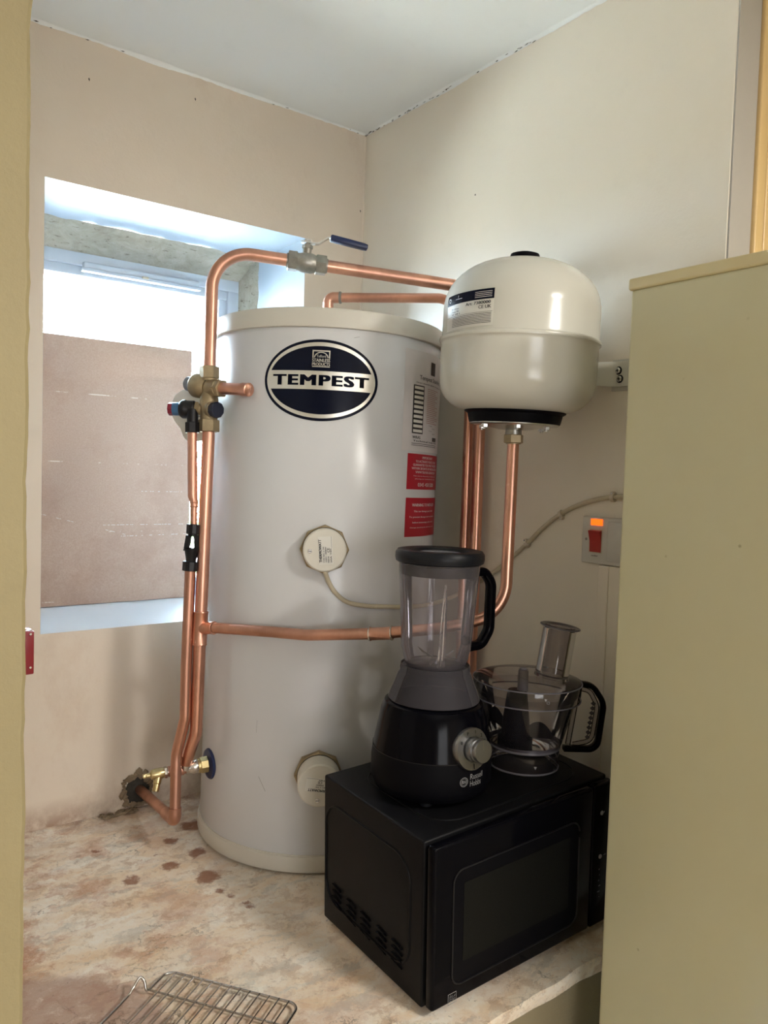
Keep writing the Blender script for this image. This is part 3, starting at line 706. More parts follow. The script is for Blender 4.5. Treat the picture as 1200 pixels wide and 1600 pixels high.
# white cable from the upper heater to the right wall
E1c, ax, rt, up = E1
st = E1c + ax * .010 - CA * .0435 + rt * .004
pts = [st, st - CA * .006, (-0.4467, -0.5566, 0.6438), (-0.4335, -0.5624, 0.6218), (-0.4107, -0.5713, 0.6021), (-0.3770, -0.5813, 0.5927), (-0.3219, -0.5890, 0.5870), (-0.2430, -0.5809, 0.5796), (-0.1633, -0.5491, 0.5733), (-0.0802, -0.5228, 0.5772), (-0.0060, -0.5267, 0.6017), (-0.0080, -0.6014, 0.6446), (-0.0055, -0.6588, 0.6880), (-0.0055, -0.7079, 0.7259), (-0.0055, -0.7564, 0.7680), (-0.0055, -0.8051, 0.8014), (-0.0055, -0.8572, 0.8252), (-0.0055, -0.9153, 0.8415), (-0.0055, -0.9861, 0.8497)]
bm = B(); tube(bm, spline(pts, 8), .0050, 12); o = obj('heater_cable', bm, 'cable'); tag(o, 'white cable drooping from the upper round heater cap to the right wall', 'cable')
def clip(P, d, nail):
    P, d, nail = V(P), V(d).normalized(), V(nail).normalized(); bm = B()
    lathe(bm, [(.0052, -.004), (.0082, -.004), (.0082, .004), (.0052, .004)], P, d, 20, close=True)
    c = P + nail * .009; rod(bm, V((-.0005, c.y, c.z)), V((-.011, c.y, c.z)), .0045, 14, .001); return bm
for P_, d_, n_, lb in (((-0.0055, -0.7118, 0.7277), (0, -.6, .6), (0, .5, .8), 'white cable clip nearest the large copper bend'), ((-0.0055, -0.8086, 0.8030), (0, -.7, .4), (0, -.3, -.9), 'white cable clip left of the red switch'), ((-0.0055, -0.9443, 0.8441), (0, -1, .1), (0, 0, 1), 'white cable clip above the switch by the cream appliance')):
    bm = clip(P_, d_, n_); o = thing('cable_clip', lb, 'cable clip', P_, 'clips holding the white cable to the wall'); obj('clip', bm, 'clip', o)
    c = V(P_) + V(n_).normalized() * .009; bm = B(); rod(bm, (-.010, c.y, c.z), (-.0118, c.y, c.z), .0018, 10); obj('nail', bm, 'steel', o)

# ------------------------------------------------------------------ copper pipework
r28, r22, r15 = .0140, .0118, .0078
RD = 1.77
def coupling(parent, a, b, r, name='coupling', mat='copper', lip=True):
    a, b = V(a), V(b); bm = B(); L = (b - a).length
    prof = [(r - .0005, 0), (r + .0018, .0005), (r + .0022, .002), (r + .0012, .004), (r + .0012, L - .004), (r + .0022, L - .002), (r + .0018, L - .0005), (r - .0005, L)]
    lathe(bm, prof, a, b - a, 28); return obj(name, bm, mat, parent)
def along(a, b, t): return V(a).lerp(V(b), t)
# riser from the inlet tee up to the brass valve
R0, R1, R2, R3 = (-0.6472, -0.2842, 0.2045), (-0.6362, -0.3128, 0.2807), (-0.6312, -0.3147, 0.5218), (-0.6138, -0.3009, 0.9714)
path = fillet([R0, R1, R2, R3], [.045, .3])
bm = B(); tube(bm, path, r28, 28); riser = obj('riser_pipe', bm, 'copper'); tag(riser, 'thick copper riser running up beside the white cylinder below the brass valve', 'pipe')
ta, tb = (-0.6332, -0.3156, 0.4815), (-0.6299, -0.3135, 0.5579)
coupling(riser, ta, tb, r28 + .001, 'tee_body'); tc = (-0.6312, -0.3149, 0.5190)
te = (-0.6164, -0.3567, 0.5264); coupling(riser, tc, te, r22 + .0008, 'tee_branch')
random.seed(9); bm = B()
for k in range(16):
    c = V((-0.6410, -0.3218, 0.5529)) + V((random.uniform(-.005, .005), random.uniform(-.004, .001), random.uniform(-.016, .016)))
    c = V(R2).lerp(V(R3), (c.z - R2[2]) / (R3[2] - R2[2])); n_ = (V((-1.356, -1.964, .878)) - c).normalized(); c = c + Matrix.Rotation(random.uniform(-.7, .5), 3, 'Z') @ V((n_.x, n_.y, 0)).normalized() * (r28 + .0002) + V((0, 0, random.uniform(-.012, .012)))
    r_ = bmesh.ops.create_icosphere(bm, subdivisions=1, radius=random.uniform(.001, .0024))
    for v in r_['verts']: v.co += c
o = obj('solder_blob', bm, 'nickel', riser, label='grey solder splashes above the tee'); o['kind'] = 'stuff'
# horizontal pipe from the tee across the cylinder, up to the expansion vessel
vx, vy = -.1985, -.842
Bc = (-0.2213, -0.8592, 0.6054)
hp = [te, (-0.5483, -0.4820, 0.5339), (-0.4979, -0.5571, 0.5351), (-0.4085, -0.6852, 0.5531), (-0.3200, -0.7813, 0.5724), Bc, (vx, vy, .951)]
path = fillet(hp, [.2, .2, .3, .3, .095], 12)
bm = B(); tube(bm, path, r22, 28); hpipe = obj('vessel_feed_pipe', bm, 'copper'); tag(hpipe, 'copper pipe crossing the front of the white cylinder and bending up to the white vessel', 'pipe')
q0, q1 = V((-0.4178, -0.6714, 0.5508)), V((-0.3893, -0.7074, 0.5562)); coupling(hpipe, q0, q1, r22, mat='copper')
for t in (0, 1):
    bm = B(); c = q0.lerp(q1, t); d = (q1 - q0).normalized(); lathe(bm, [(r22, -.002), (r22 + .003, -.001), (r22 + .003, .001), (r22, .002)], c, d, 24); obj('solder_ring', bm, 'chrome', hpipe, label='bright solder ring')
# arch from the brass valve over the cylinder to the ball valve and on to the wall
A_t, A_c = V((-0.6128, -0.2951, 1.0808)), V((-0.6048, -0.2837, 1.3732)); W_c = V((-0.0360, -0.5702, 1.3267))
dirv = (W_c - A_c).normalized()
va0, va1 = A_c + dirv * .222, A_c + dirv * .300
v0 = V((-0.4372, -0.3340, 1.3702)); v1 = V((-0.3566, -0.3568, 1.3687))
def foot(p): return A_c + dirv * ((V(p) - A_c).dot(dirv))
v0, v1 = foot(v0), foot(v1)
bm = B(); tube(bm, fillet([A_t, A_c, v0 + dirv * .006], .095, 16), r28, 28); o = obj('arched_pipe', bm, 'copper'); tag(o, 'copper pipe arching from the brass valve up to the ball valve with the blue lever', 'pipe')
bm = B(); pv = (-0.0360, -0.5701, 0.9489); px_ = (W_c.x, W_c.y + .0, W_c.z)
tube(bm, fillet([v1 - dirv * .006, W_c, (-.036, W_c.y, .20), ], .05, 10), r28, 28); o = obj('return_pipe', bm, 'copper'); tag(o, 'copper pipe from the ball valve to the wall and down behind the white vessel', 'pipe')
# pipe from the top of the cylinder
top = CB + CA * 1.222; tz = V((top.x, top.y, 1.316)); K1 = V((-0.0932, -0.4755, 1.3132)); Wc2 = V((-0.0360, -0.5325, 1.2791))
tz = V((-0.2969, -0.2860, 1.3130)); bt = V((tz.x, tz.y, 1.2275))
bm = B(); Y2 = V((-0.0360, -0.5315, 0.9492)).y
tube(bm, fillet([tz + (K1 - tz).normalized() * .018, K1, (-.036, Y2, K1.z - .03), (-.036, Y2, .20)], [.04, .04]), r22, 28); cp = obj('outlet_pipe', bm, 'copper'); tag(cp, 'thin copper pipe from the centre of the cylinder lid towards the wall', 'pipe')
bm = B(); tube(bm, fillet([bt, tz, tz + (K1 - tz).normalized() * .030], .016, 10), r22 + .0016, 28); obj('elbow', bm, 'copper', cp, label='soldered copper elbow')
e_ = tz + (K1 - tz).normalized() * .030; bm = B(); lathe(bm, [(r22, -.003), (r22 + .0032, -.002), (r22 + .0032, .002), (r22, .004)], e_, (K1 - tz), 24); obj('solder_ring', bm, 'nickel', cp)

# ball valve with blue lever
bv = thing('ball_valve', 'nickel ball valve with a blue lever handle on the top pipe', 'valve', tuple(v0))
L = (v1 - v0).length
bm = B(); lathe(bm, [(r28, .012), (.019, .012), (.020, .016), (.020, .022), (.0215, .026), (.0225, .030), (.0228, L / 2), (.0225, L - .032), (.0215, L - .028), (.020, L - .024), (.019, L - .010), (r28, L - .010)], v0, dirv, 32); obj('valve_body', bm, 'nickel', bv)
for s, a, b in ((0, -.004, .017), (1, L - .022, L + .002)):
    bm = B(); nut(bm, v0 + dirv * a, v0 + dirv * b, .0232); obj('valve_nut', bm, 'nickel', bv, ang=20)
    bm = B(); rod(bm, v0 + dirv * (a - .003 if s == 0 else b - .001), v0 + dirv * (a + .001 if s == 0 else b + .003), .0165, 28); obj('olive', bm, 'nickel', bv)
upv = (V((0, 0, 1)) - dirv * dirv.z).normalized(); mid = v0 + dirv * (L * .46)
sd = dirv.cross(upv)
stm = mid + upv * .020
bm = B(); rod(bm, stm, stm + upv * .022, .0100, 20, .001); nut(bm, stm + upv * .012, stm + upv * .021, .0125); rod(bm, stm + upv * .021, stm + upv * .028, .0055, 14); obj('stem', bm, 'nickel', bv, ang=25)
hp0 = stm + upv * .026
def strip(bm, cs, w, t, ax, up_):
    rows = []
    for c, u2 in cs: rows.append([bm.verts.new(c + ax * w / 2 * a + u2 * t / 2 * b) for a, b in ((-1, -1), (1, -1), (1, 1), (-1, 1))])
    for p, q in zip(rows, rows[1:]):
        for k in range(4): bm.faces.new((p[k], p[(k + 1) % 4], q[(k + 1) % 4], q[k]))
    bm.faces.new(rows[0][::-1]); bm.faces.new(rows[-1]); bmesh.ops.recalc_face_normals(bm, faces=bm.faces[:]); return bm
hd = dirv
lev = [hp0 - hd * .016, hp0 + hd * .018, hp0 + hd * .024 + upv * .001, hp0 + hd * .044 + upv * .0165, hp0 + hd * .050 + upv * .0185, hp0 + hd * .062 + upv * .0180]
bm = B(); strip(bm, [(c, (upv - hd * (.6 if 0 < i < 4 else 0)).normalized()) for i, c in enumerate(lev)], .018, .003, sd, upv); nut(bm, hp0 + upv * .0015, hp0 + upv * .008, .0088); obj('lever', bm, 'steel', bv, ang=25, label='steel lever')
l0 = hp0 + hd * .050 + upv * .0185; l1 = l0 + hd * .088 - upv * .009
bm = B(); dl = (l1 - l0).normalized(); ul = (upv - dl * upv.dot(dl)).normalized()
rows = []
for t, w_, h_ in ((0, .019, .011), (.03, .0225, .015), (.5, .0225, .015), (.9, .0215, .014), (.985, .019, .012), (1.0, .015, .008)):
    c = l0.lerp(l1, t); rows.append([bm.verts.new(c + sd * (w_ / 2 * math.copysign(abs(math.cos(a)) ** .5, math.cos(a))) + ul * (h_ / 2 * math.copysign(abs(math.sin(a)) ** .5, math.sin(a)))) for a in [2 * PI * (k + .5) / 16 for k in range(16)]])
for p, q in zip(rows, rows[1:]):
    for k in range(16): bm.faces.new((p[k], p[(k + 1) % 16], q[(k + 1) % 16], q[k]))
bm.faces.new(rows[0][::-1]); bm.faces.new(rows[-1]); bmesh.ops.recalc_face_normals(bm, faces=bm.faces[:]); obj('lever_sleeve', bm, 'navy', bv, label='dark blue plastic sleeve of the lever')

# brass inlet control valve on the riser
tp, bt_ = V((-0.6128, -0.2948, 1.0866)), V((-0.6141, -0.3010, 0.9657)); vz = (tp - bt_).normalized()
at = lambda v_: tp + (bt_ - tp) * ((v_ - 588) / 84.0)
cv = thing('control_valve', 'cast brass multi-way valve with black knob joined to the riser', 'valve', tuple(bt_))
bm = B(); lathe(bm, [(0, 0), (.0165, 0), (.0185, .006), (.0195, .014), (.0175, .022), (.0195, .034), (.0215, .045), (.0200, .058), (.0165, .068), (.0165, .085), (0, .085)], at(662), vz, 32); obj('valve_body', bm, 'brass', cv)
bm = B(); nut(bm, at(592), at(573), .0225); rod(bm, at(596), at(590), .0175, 28, .001); obj('valve_nut', bm, 'brass', cv, ang=20)
bm = B(); nut(bm, at(675), at(656), .0235); obj('valve_nut', bm, 'brass', cv, ang=20)
c1 = at(606); s_end = V((-0.5758, -0.4182, 1.0514)); d1 = (s_end - c1); d1 = V((d1.x, d1.y, d1.z)).normalized()
Ls = (s_end - c1).length
bm = B(); rod(bm, c1, c1 + d1 * .034, .0195, 28, .003); nut(bm, c1 + d1 * .024, c1 + d1 * .044, .0205); obj('branch_nut', bm, 'brass', cv, ang=25)
bm = B(); rod(bm, c1 + d1 * .040, s_end, .0132, 28, .0012); stub = obj('capped_stub', bm, 'copper', cv, label='short capped copper stub')
bm = B(); lathe(bm, [(.013, Ls - .020), (.0148, Ls - .019), (.0148, Ls), (.0135, Ls + .001), (0, Ls + .001)], c1, d1, 28); obj('end_cap', bm, 'copper', stub)
db = V((-0.6414, -0.2368, 1.0725)) - c1; db.normalize()
bm = B(); lathe(bm, [(0, .004), (.020, .004), (.0255, .014), (.0275, .020), (.0275, .038), (.0245, .043), (.013, .045), (0, .045)], c1, db, 32); obj('bell_housing', bm, 'brass', cv, label='bell shaped brass housing')
bm = B(); rod(bm, c1 + db * .044, c1 + db * .066, .0165, 28, .003); obj('plug', bm, 'grey_plastic', cv, label='grey plastic plug')
c2 = at(640); dk = (V((-0.6040, -0.3497, 1.0086)) - c2).normalized()
bm = B(); lathe(bm, [(0, 0), (.016, 0), (.020, .010), (.0205, .020), (0, .020)], c2, dk, 28); obj('branch', bm, 'brass', cv)
bm = B(); n_ = 20; kb = c2 + dk * .020; _, kx, ky = frame_of(dk); rows = []
for h_, r_ in ((0, .016), (.001, .0175), (.012, .0175), (.0145, .015)): rows.append([bm.verts.new(kb + dk * h_ + (r_ + (.0008 if k % 2 else 0)) * (math.cos(2 * PI * k / n_) * kx + math.sin(2 * PI * k / n_) * ky)) for k in range(n_)])
for p, q in zip(rows, rows[1:]):
    for k in range(n_): bm.faces.new((p[k], p[(k + 1) % n_], q[(k + 1) % n_], q[k]))
bm.faces.new(rows[-1]); bmesh.ops.recalc_face_normals(bm, faces=bm.faces[:]); obj('knob', bm, 'blue_black', cv, ang=15, label='round navy black knob')
# relief valve on the left of the brass body
rv = thing('relief_valve', 'black and blue relief valve with a red end cap left of the brass body', 'valve', (-0.6484, -0.2866, 0.9884))
dr = (V((-0.6817, -0.2416, 1.0109)) - c2); Lr = dr.length; dr.normalize()
bm = B(); rod(bm, c2 + dr * .016, c2 + dr * .034, .0135, 24, .001); nut(bm, c2 + dr * .022, c2 + dr * .030, .0185); obj('union', bm, 'brass', rv, ang=25)
bm = B(); lathe(bm, [(0, .031), (.017, .031), (.0195, .034), (.0195, .050), (.0210, .052), (.0210, .060), (.0165, .066), (0, .066)], c2, dr, 28); obj('relief_body', bm, 'black', rv)
bm = B(); lathe(bm, [(0, .062), (.0150, .062), (.0150, .078), (.0142, .082), (0, .082)], c2, dr, 28); obj('blue_collar', bm, 'blue', rv, label='blue collar')
bm = B(); nut(bm, c2 + dr * .081, c2 + dr * .092, .0150, .001, 8); obj('end_cap', bm, 'red_dark', rv, label='dark red end cap')
ec = c2 + dr * .044; ed_ = V((-0.6460, -0.2839, 0.9586)); ec = V((ed_.x, ed_.y, ec.z))
bm = B(); rod(bm, ec, ed_, .0125, 24, .001); nut(bm, V((-0.6459, -0.2826, 0.9815)), ed_, .0168, .001, 8); obj('outlet_elbow', bm, 'black', rv, ang=25)
# white plastic tag hung behind the valves
loop = [(-0.6560, -0.1909, 1.0316), (-0.6499, -0.1944, 1.0481), (-0.6379, -0.2027, 1.0590), (-0.6200, -0.2158, 1.0642), (-0.6009, -0.2301, 1.0634), (-0.5938, -0.2366, 1.0429), (-0.5928, -0.2407, 0.9864), (-0.5954, -0.2413, 0.9446), (-0.6133, -0.2281, 0.9409), (-0.6300, -0.2155, 0.9433), (-0.6360, -0.2106, 0.9520), (-0.6407, -0.2060, 0.9697), (-0.6514, -0.1971, 0.9856), (-0.6585, -0.1906, 1.0047)]
bm = B(); prism(bm, fillet(loop + [loop[0]], .006, 3)[:-1], V((-.0033, -.0045, 0))); o = obj('plastic_tag', bm, 'cap_white', ang=50); tag(o, 'pale plastic tag hanging behind the brass valve', 'tag')

# relief pipe, tundish and discharge pipe
P_t, P_m, P_b = V((-0.6459, -0.2833, 0.9700)), V((-0.6459, -0.2920, 0.8237)), V((-0.6439, -0.2983, 0.7434))
bm = B(); zt = [P_t, P_t.lerp(P_m, .5), V((-0.6459, -0.2925, 0.8151)), V((-0.6437, -0.2948, 0.8051)), V((-0.6437, -0.2953, 0.7951))]
tube(bm, zt, [.0108, .0108, .0108, .0090, .0082], 24); rp = obj('relief_pipe', bm, 'copper'); tag(rp, 'short copper pipe dropping from the blue relief valve to the black tundish', 'pipe')
coupling(rp, (-0.6437, -0.2956, 0.7908), (-0.6437, -0.2948, 0.8051), r15)
bm = B(); rod(bm, (-0.6437, -0.2952, 0.7979), (-0.6445, -0.2978, 0.7434), r15, 24); obj('lower_section', bm, 'copper', rp)
td = thing('tundish', 'open black plastic tundish in the thinner pipe left of the riser', 'tundish', (-0.6500, -0.2990, 0.6542))
ttop, tbot = V((-0.6444, -0.2973, 0.7534)), V((-0.6506, -0.2986, 0.6542)); tdv = (ttop - tbot); TL = tdv.length; tdv.normalize()
tt = lambda v_: tbot + tdv * (TL * (888 - v_) / 69.0)
bm = B(); nut(bm, tt(834), tt(819), .0155, .001, 12); rod(bm, tt(838), tt(833), .011, 24); obj('top_nut', bm, 'black', td, ang=20)
_, tx, ty = frame_of(tdv)
for sgn in (-1, 1):
    bm = B(); q = CR * sgn; a_ = tt(836) + q * .0085; b_ = tt(860) + q * .0120
    strip(bm, [(a_, q), (a_.lerp(b_, .5), q), (b_, q)], 0.014, .0110, V((CF.x, CF.y, 0)).normalized(), q); obj('strut', bm, 'black', td, ang=30)
bm = B(); lathe(bm, [(.0155, -.001), (.0175, 0), (.0175, .002), (.0155, .006), (.0115, .026), (.0110, .034), (.009, .034), (.0095, .024), (.0135, .005), (.0150, .0)], tt(857), -tdv, 28, close=True); obj('cup', bm, 'black', td)
bm = B(); nut(bm, tt(892), tt(877), .0182, .001, 12); obj('bottom_nut', bm, 'black', td, ang=20)
G = [(-0.6502, -0.2982, 0.6657), (-0.6589, -0.3054, 0.4358), (-0.6614, -0.3106, 0.3180), (-0.6737, -0.2939, 0.2334), (-0.6810, -0.3096, 0.0877)]
W0 = (-0.6530, 0.0000, 0.0380); W0 = (W0[0] + .004, .03, W0[2] + .004)
bm = B(); tube(bm, fillet(G[:4] + [(-0.6808, -0.3093, 0.0963)], [.2, .08, .08]), .0122, 28); dp = obj('discharge_pipe', bm, 'copper'); tag(dp, 'copper pipe below the black tundish turning into the hole at the wall foot', 'pipe')
bm = B(); tube(bm, fillet([(-0.6805, -0.3083, 0.1164), G[4], V(G[4]).lerp(V(W0), .2)], .016, 10), .0142, 28); obj('elbow', bm, 'copper', dp, label='copper elbow just above the ledge')
bm = B(); tube(bm, [V(G[4]).lerp(V(W0), .12), W0], .0122, 24); obj('tail_section', bm, 'copper_dull', dp, label='dull painted copper tail entering the wall')

# inlet union, tee and drain valve between flange and riser
iv = thing('drain_valve', 'brass and nickel drain valve on the pipe at the foot of the cylinder', 'valve', (-0.6472, -0.2849, 0.1928))
e_out = V((-0.7197, -0.2625, 0.1841)); a0 = fl + fl_d * .005; dv = (e_out - a0); LL = dv.length; dv.normalize()
f = lambda u: a0 + dv * (LL * (325 - u) / 89.0)
bm = B(); nut(bm, f(326), f(313), .0195, .0015, 8); rod(bm, f(314), f(309), .0170, 24, .001); obj('union_nut', bm, 'brass_bright', iv, ang=20)
bm = B(); lathe(bm, [(0, 0), (.0150, 0), (.0165, .004), (.0165, .014), (.0135, .020), (.0135, .030), (0, .030)], f(311), dv, 28); obj('nickel_sleeve', bm, 'chrome', iv)
bm = B(); rod(bm, f(301), f(262), .0118, 28); obj('copper_link', bm, 'copper', iv)
bm = B(); rod(bm, f(287), f(268), .0138, 28, .0012); obj('tee_body', bm, 'copper', iv)
bm = B(); rod(bm, V(R0) + V((.0, 0, .02)), f(289), .0150, 24, .001); obj('branch_socket', bm, 'chrome', iv)
bm = B(); rod(bm, f(271), f(259), .0105, 24, .001); nut(bm, f(261), f(256), .0135, .001); obj('nickel_nut', bm, 'chrome', iv, ang=25)
bm = B(); lathe(bm, [(0, 0), (.0110, 0), (.0125, .006), (.0125, .020), (.0105, .030), (.006, .032), (0, .032)], f(257), dv, 24); obj('drain_body', bm, 'brass_bright', iv)
sp0 = f(248); sp1 = V((-0.7154, -0.2802, 0.1510)); bm = B(); sd_ = (sp1 - sp0).normalized(); SL = (sp1 - sp0).length
lathe(bm, [(.0, 0), (.0088, 0), (.0088, SL * .55), (.0072, SL * .6), (.0078, SL * .66), (.0070, SL * .72), (.0078, SL * .78), (.0070, SL * .84), (.0078, SL * .92), (.0070, SL), (.0048, SL), (.0048, SL - .008), (0, SL - .008)], sp0, sd_, 20); obj('drain_spout', bm, 'brass_bright', iv)
bm = B(); rod(bm, f(236), f(228), .0055, 16, .001); box(bm, (-.0045, -.0045, 0), (.0045, .0045, .008), .001, M4=Matrix.Translation(f(229)) @ V((0, 0, 1)).rotation_difference(dv).to_matrix().to_4x4()); obj('drain_screw', bm, 'brass_bright', iv, ang=25)

# ------------------------------------------------------------------ expansion vessel
xb = V((-.1985, -.842, .988)); xa = V((.002, -.035, 1)).normalized()
ev = thing('expansion_vessel', 'white enamelled expansion vessel mounted on the right wall', 'vessel', tuple(xb))
prof = [(0, .020), (.088, .022)]
for k in range(11):
    a = PI / 2 * k / 10; prof.append((.092 + .063 * math.sin(a), .083 - .060 * math.cos(a)))
prof += [(.1553, .100), (.1556, .150), (.1565, .154), (.1595, .1565), (.1600, .1595), (.1590, .163), (.1560, .165), (.1550, .170), (.1545, .222)]
for k in range(1, 15):
    a = PI / 2 * k / 14; prof.append((.1545 * (math.cos(a) ** .80), .222 + .100 * math.sin(a)))
prof[-1] = (0, .322)
bm = B(); lathe(bm, prof, xb, xa, 128); obj('shell', bm, 'vessel', ev)
bm = B(); lathe(bm, [(0, .306), (.030, .312), (.0305, .326), (.028, .334), (.018, .337), (0, .337)], xb, xa, 48); obj('valve_cap', bm, 'black_matte', ev, label='black cap on top')
bm = B(); lathe(bm, [(0, .028), (.099, .029), (.1015, .026), (.1010, .0215), (.0950, .018), (.0915, .003), (.0905, 0), (0, 0)], xb, xa, 80); obj('collar', bm, 'black_matte', ev, label='black plastic collar')
bm = B(); lathe(bm, [(0, .001), (.089, .001), (.0895, -.002), (.086, -.004), (.060, -.006), (.032, -.012), (.017, -.013), (0, -.013)], xb, xa, 80); flg = obj('flange', bm, 'steel', ev, label='pressed steel flange plate')
for k in range(6):
    a = .35 + 2 * PI * k / 6; _, X_, Y_ = frame_of(xa); c = xb + (math.cos(a) * X_ + math.sin(a) * Y_) * .070 - xa * .004
    bm = B(); nut(bm, c, c - xa * .007, .0068, .0006); rod(bm, c - xa * .006, c - xa * .010, .0035, 12); obj('bolt', bm, 'steel', flg, ang=20)
bm = B(); lathe(bm, [(0, -.010), (.0160, -.010), (.0165, -.022), (.0150, -.023), (.0150, -.0255), (.0135, -.027), (.0135, -.034), (0, -.034)], xb, xa, 28); obj('spigot', bm, 'nickel', ev)
na, nb = V((vx, vy, .9660)), V((vx, vy, .9490))
bm = B(); nut(bm, na, nb, .0200); rod(bm, nb + V((0, 0, .001)), nb - V((0, 0, .002)), .0150, 24); obj('pipe_nut', bm, 'brass', ev, ang=20, label='brass hexagonal nut')
# rating label on the vessel shell, left side
dth = math.degrees(math.atan2(-1.964 + .848, -1.356 + .195))
def vs_(s, z, lift=.0006):
    th = math.radians(VT) + s / .155; hh = VH + z; rr = .155 if hh < .222 else .155 * math.cos(math.asin(min(1, (hh - .222) / .100))) ** .8
    return xb + xa * hh + (rr + lift) * V((math.cos(th), math.sin(th), 0))
VT, VH = 182.5, .205
bm = B(); quadgrid(bm, lambda a, b: vs_(-.062 + .124 * a, -.036 + .067 * b), 24, 10); lab = obj('rating_label', bm, 'label_white', ev, label='printed rating label with a dark band')
bm = B(); quadgrid(bm, lambda a, b: vs_(-.062 + .124 * a, .012 + .019 * b, .0010), 24, 6); obj('dark_band', bm, 'print_navy', lab)
bm = B(); vp = lambda s, z: vs_(s, z, .0012)
add_text(bm, 'Art: 7380000', vp, .028, .0065, width=.055, height=.0055, bold=.03, slice_w=.01); add_text(bm, 'CE UK', vp, .044, -.0015, width=.026, height=.0060, bold=.02)
for k in range(3): add_text(bm, ('PS 10 bar', 'Tmax 70C', 'V 18 l')[k], vp, -.030 + .001 * k, .003 - .005 * k, width=.024, height=.003, bold=.02)
for k in range(7): add_rect(bm, vp, -.038, -.0140 - k * .0028, .058, -.0131 - k * .0028, 12)
add_rect(bm, vp, -.060, -.0110, .060, -.0105, 12)
obj('lettering', bm, 'print_black', lab)
bm = B(); vp = lambda s, z: vs_(s, z, .0014)
add_rect(bm, vp, -.030, .0200, -.010, .0208, 3); add_rect(bm, vp, -.022, .0220, -.0212, .0270)
for k in range(4): add_rect(bm, vp, .022, .016 + k * .0032, .058, .0168 + k * .0032, 4)
obj('white_lettering', bm, 'print_white', lab)['kind'] = 'stuff'; bm = B(); lathe(bm, [(.0030, 0), (.0042, 0)], vs_(-.050, .021, .0014), (vs_(-.050, .021, 1) - vs_(-.050, .021, 0)), 20)
obj('round_mark', bm, 'print_white', lab)
# wall bracket of the vessel
br = thing('wall_bracket', 'white steel bracket with two screws beside the white vessel', 'bracket', (0.0000, -0.9411, 1.0631))
zc = 1.098; sa_, sb_ = V((-0.0300, -0.8897, 1.0958)), V((-0.0200, -0.9403, 1.0927))
prof2 = [(-.036, -.83), (-.050, -.88), (-.046, -.905), (-.012, -.934), (-.005, -.940), (-.005, -1.02)]
bm = B(); rows = []
for i, (x_, y_) in enumerate(prof2):
    hw = .0235 if i < 3 else .0255
    rows.append([bm.verts.new((x_ + dx, y_, zc + dz)) for dx, dz in ((-.0015, -hw), (-.0015, hw), (.0015, hw), (.0015, -hw))])
for p, q in zip(rows, rows[1:]):
    for k in range(4): bm.faces.new((p[k], p[(k + 1) % 4], q[(k + 1) % 4], q[k]))
bm.faces.new(rows[0][::-1]); bm.faces.new(rows[-1]); bmesh.ops.recalc_face_normals(bm, faces=bm.faces[:]); obj('strap', bm, 'vessel', br, ang=50)
bm = B(); box(bm, (-.0035, -1.03, zc - .034), (-.0004, -.926, zc + .030), .001); obj('back_plate', bm, 'vessel', br)
for u_, c in ((0, (-0.0075, -0.9444, 1.1053)), (1, (-0.0075, -0.9485, 1.0880))):
    c = V(c); bm = B(); rod(bm, c + V((.001, 0, 0)), c + V((-.0035, 0, 0)), .0062, 20, .0012); s_ = obj('screw', bm, 'steel', br)
    bm = B(); rod(bm, c + V((.0025, 0, 0)), c + V((.0008, 0, 0)), .0085, 20); obj('screw_hole', bm, 'black', s_)
    bm = B(); box(bm, (c.x - .0042, c.y - .003, c.z - .0006), (c.x - .0030, c.y + .003, c.z + .0006)); box(bm, (c.x - .0042, c.y - .0006, c.z - .003), (c.x - .0030, c.y + .0006, c.z + .003)); obj('cross_slot', bm, 'black', s_, smooth=False)

# ------------------------------------------------------------------ cooker switch and trunking on the right wall
sw = thing('cooker_switch', 'white cooker switch plate with a red rocker and lit orange neon', 'switch', (0.0000, -0.8643, 0.7037))
tl = V((-0.0120, -0.8740, 0.8027)); bl = V((-0.0120, -0.8742, 0.7039)); y0s, y1s = tl.y, tl.y - .146; z0s, z1s = bl.z, tl.z
bm = B(); box(bm, (-.0125, y1s, z0s), (-.0005, y0s, z1s), .0025, 3); obj('face_plate', bm, 'white_plastic', sw)
bm = B(); box(bm, (-.0145, (-0.0140, -0.9265, 0.7872)[1], (-0.0140, -0.9119, 0.7849)[2]), (-.010, (-0.0140, -0.8969, 0.7852)[1], (-0.0140, -0.9111, 0.7983)[2]), .001); obj('neon_window', bm, 'neon', sw, label='glowing orange neon window')
rz0, rz1 = (-0.0140, -0.9116, 0.7283)[2], (-0.0140, -0.9091, 0.7753)[2]; ry0, ry1 = (-0.0140, -0.8953, 0.7511)[1], (-0.0140, -0.9250, 0.7537)[1]
bm = B(); prism(bm, [(-.010, ry0, rz0), (-.010, ry0, rz1), (-.021, ry0, rz1 - .002), (-.0145, ry0, (rz0 + rz1) / 2), (-.0135, ry0, rz0)], (0, ry1 - ry0, 0)); bmesh.ops.bevel(bm, geom=bm.edges[:], offset=.0006, segments=1, affect='EDGES'); obj('rocker', bm, 'red_rocker', sw, ang=25, label='red rocker')
bm = B(); box(bm, (-.0131, ry1 - .0015, rz0 - .0015), (-.0120, ry0 + .0015, rz1 + .0015)); obj('rocker_frame', bm, 'cable', sw, smooth=False)
c = V((-0.0125, -0.8855, 0.7544)); bm = B(); rod(bm, c + V((.002, 0, 0)), c + V((-.0006, 0, 0)), .0028, 16); obj('screw', bm, 'nickel', sw)
bm = B(); pr = lambda s, z: V((-.0128, (-0.0125, -0.9091, 0.7212)[1] - s, (-0.0125, -0.9091, 0.7212)[2] + z)); add_text(bm, 'cooker', pr, 0, 0, width=.017, height=.0035, bold=.02); obj('lettering', bm, 'print_black', sw)
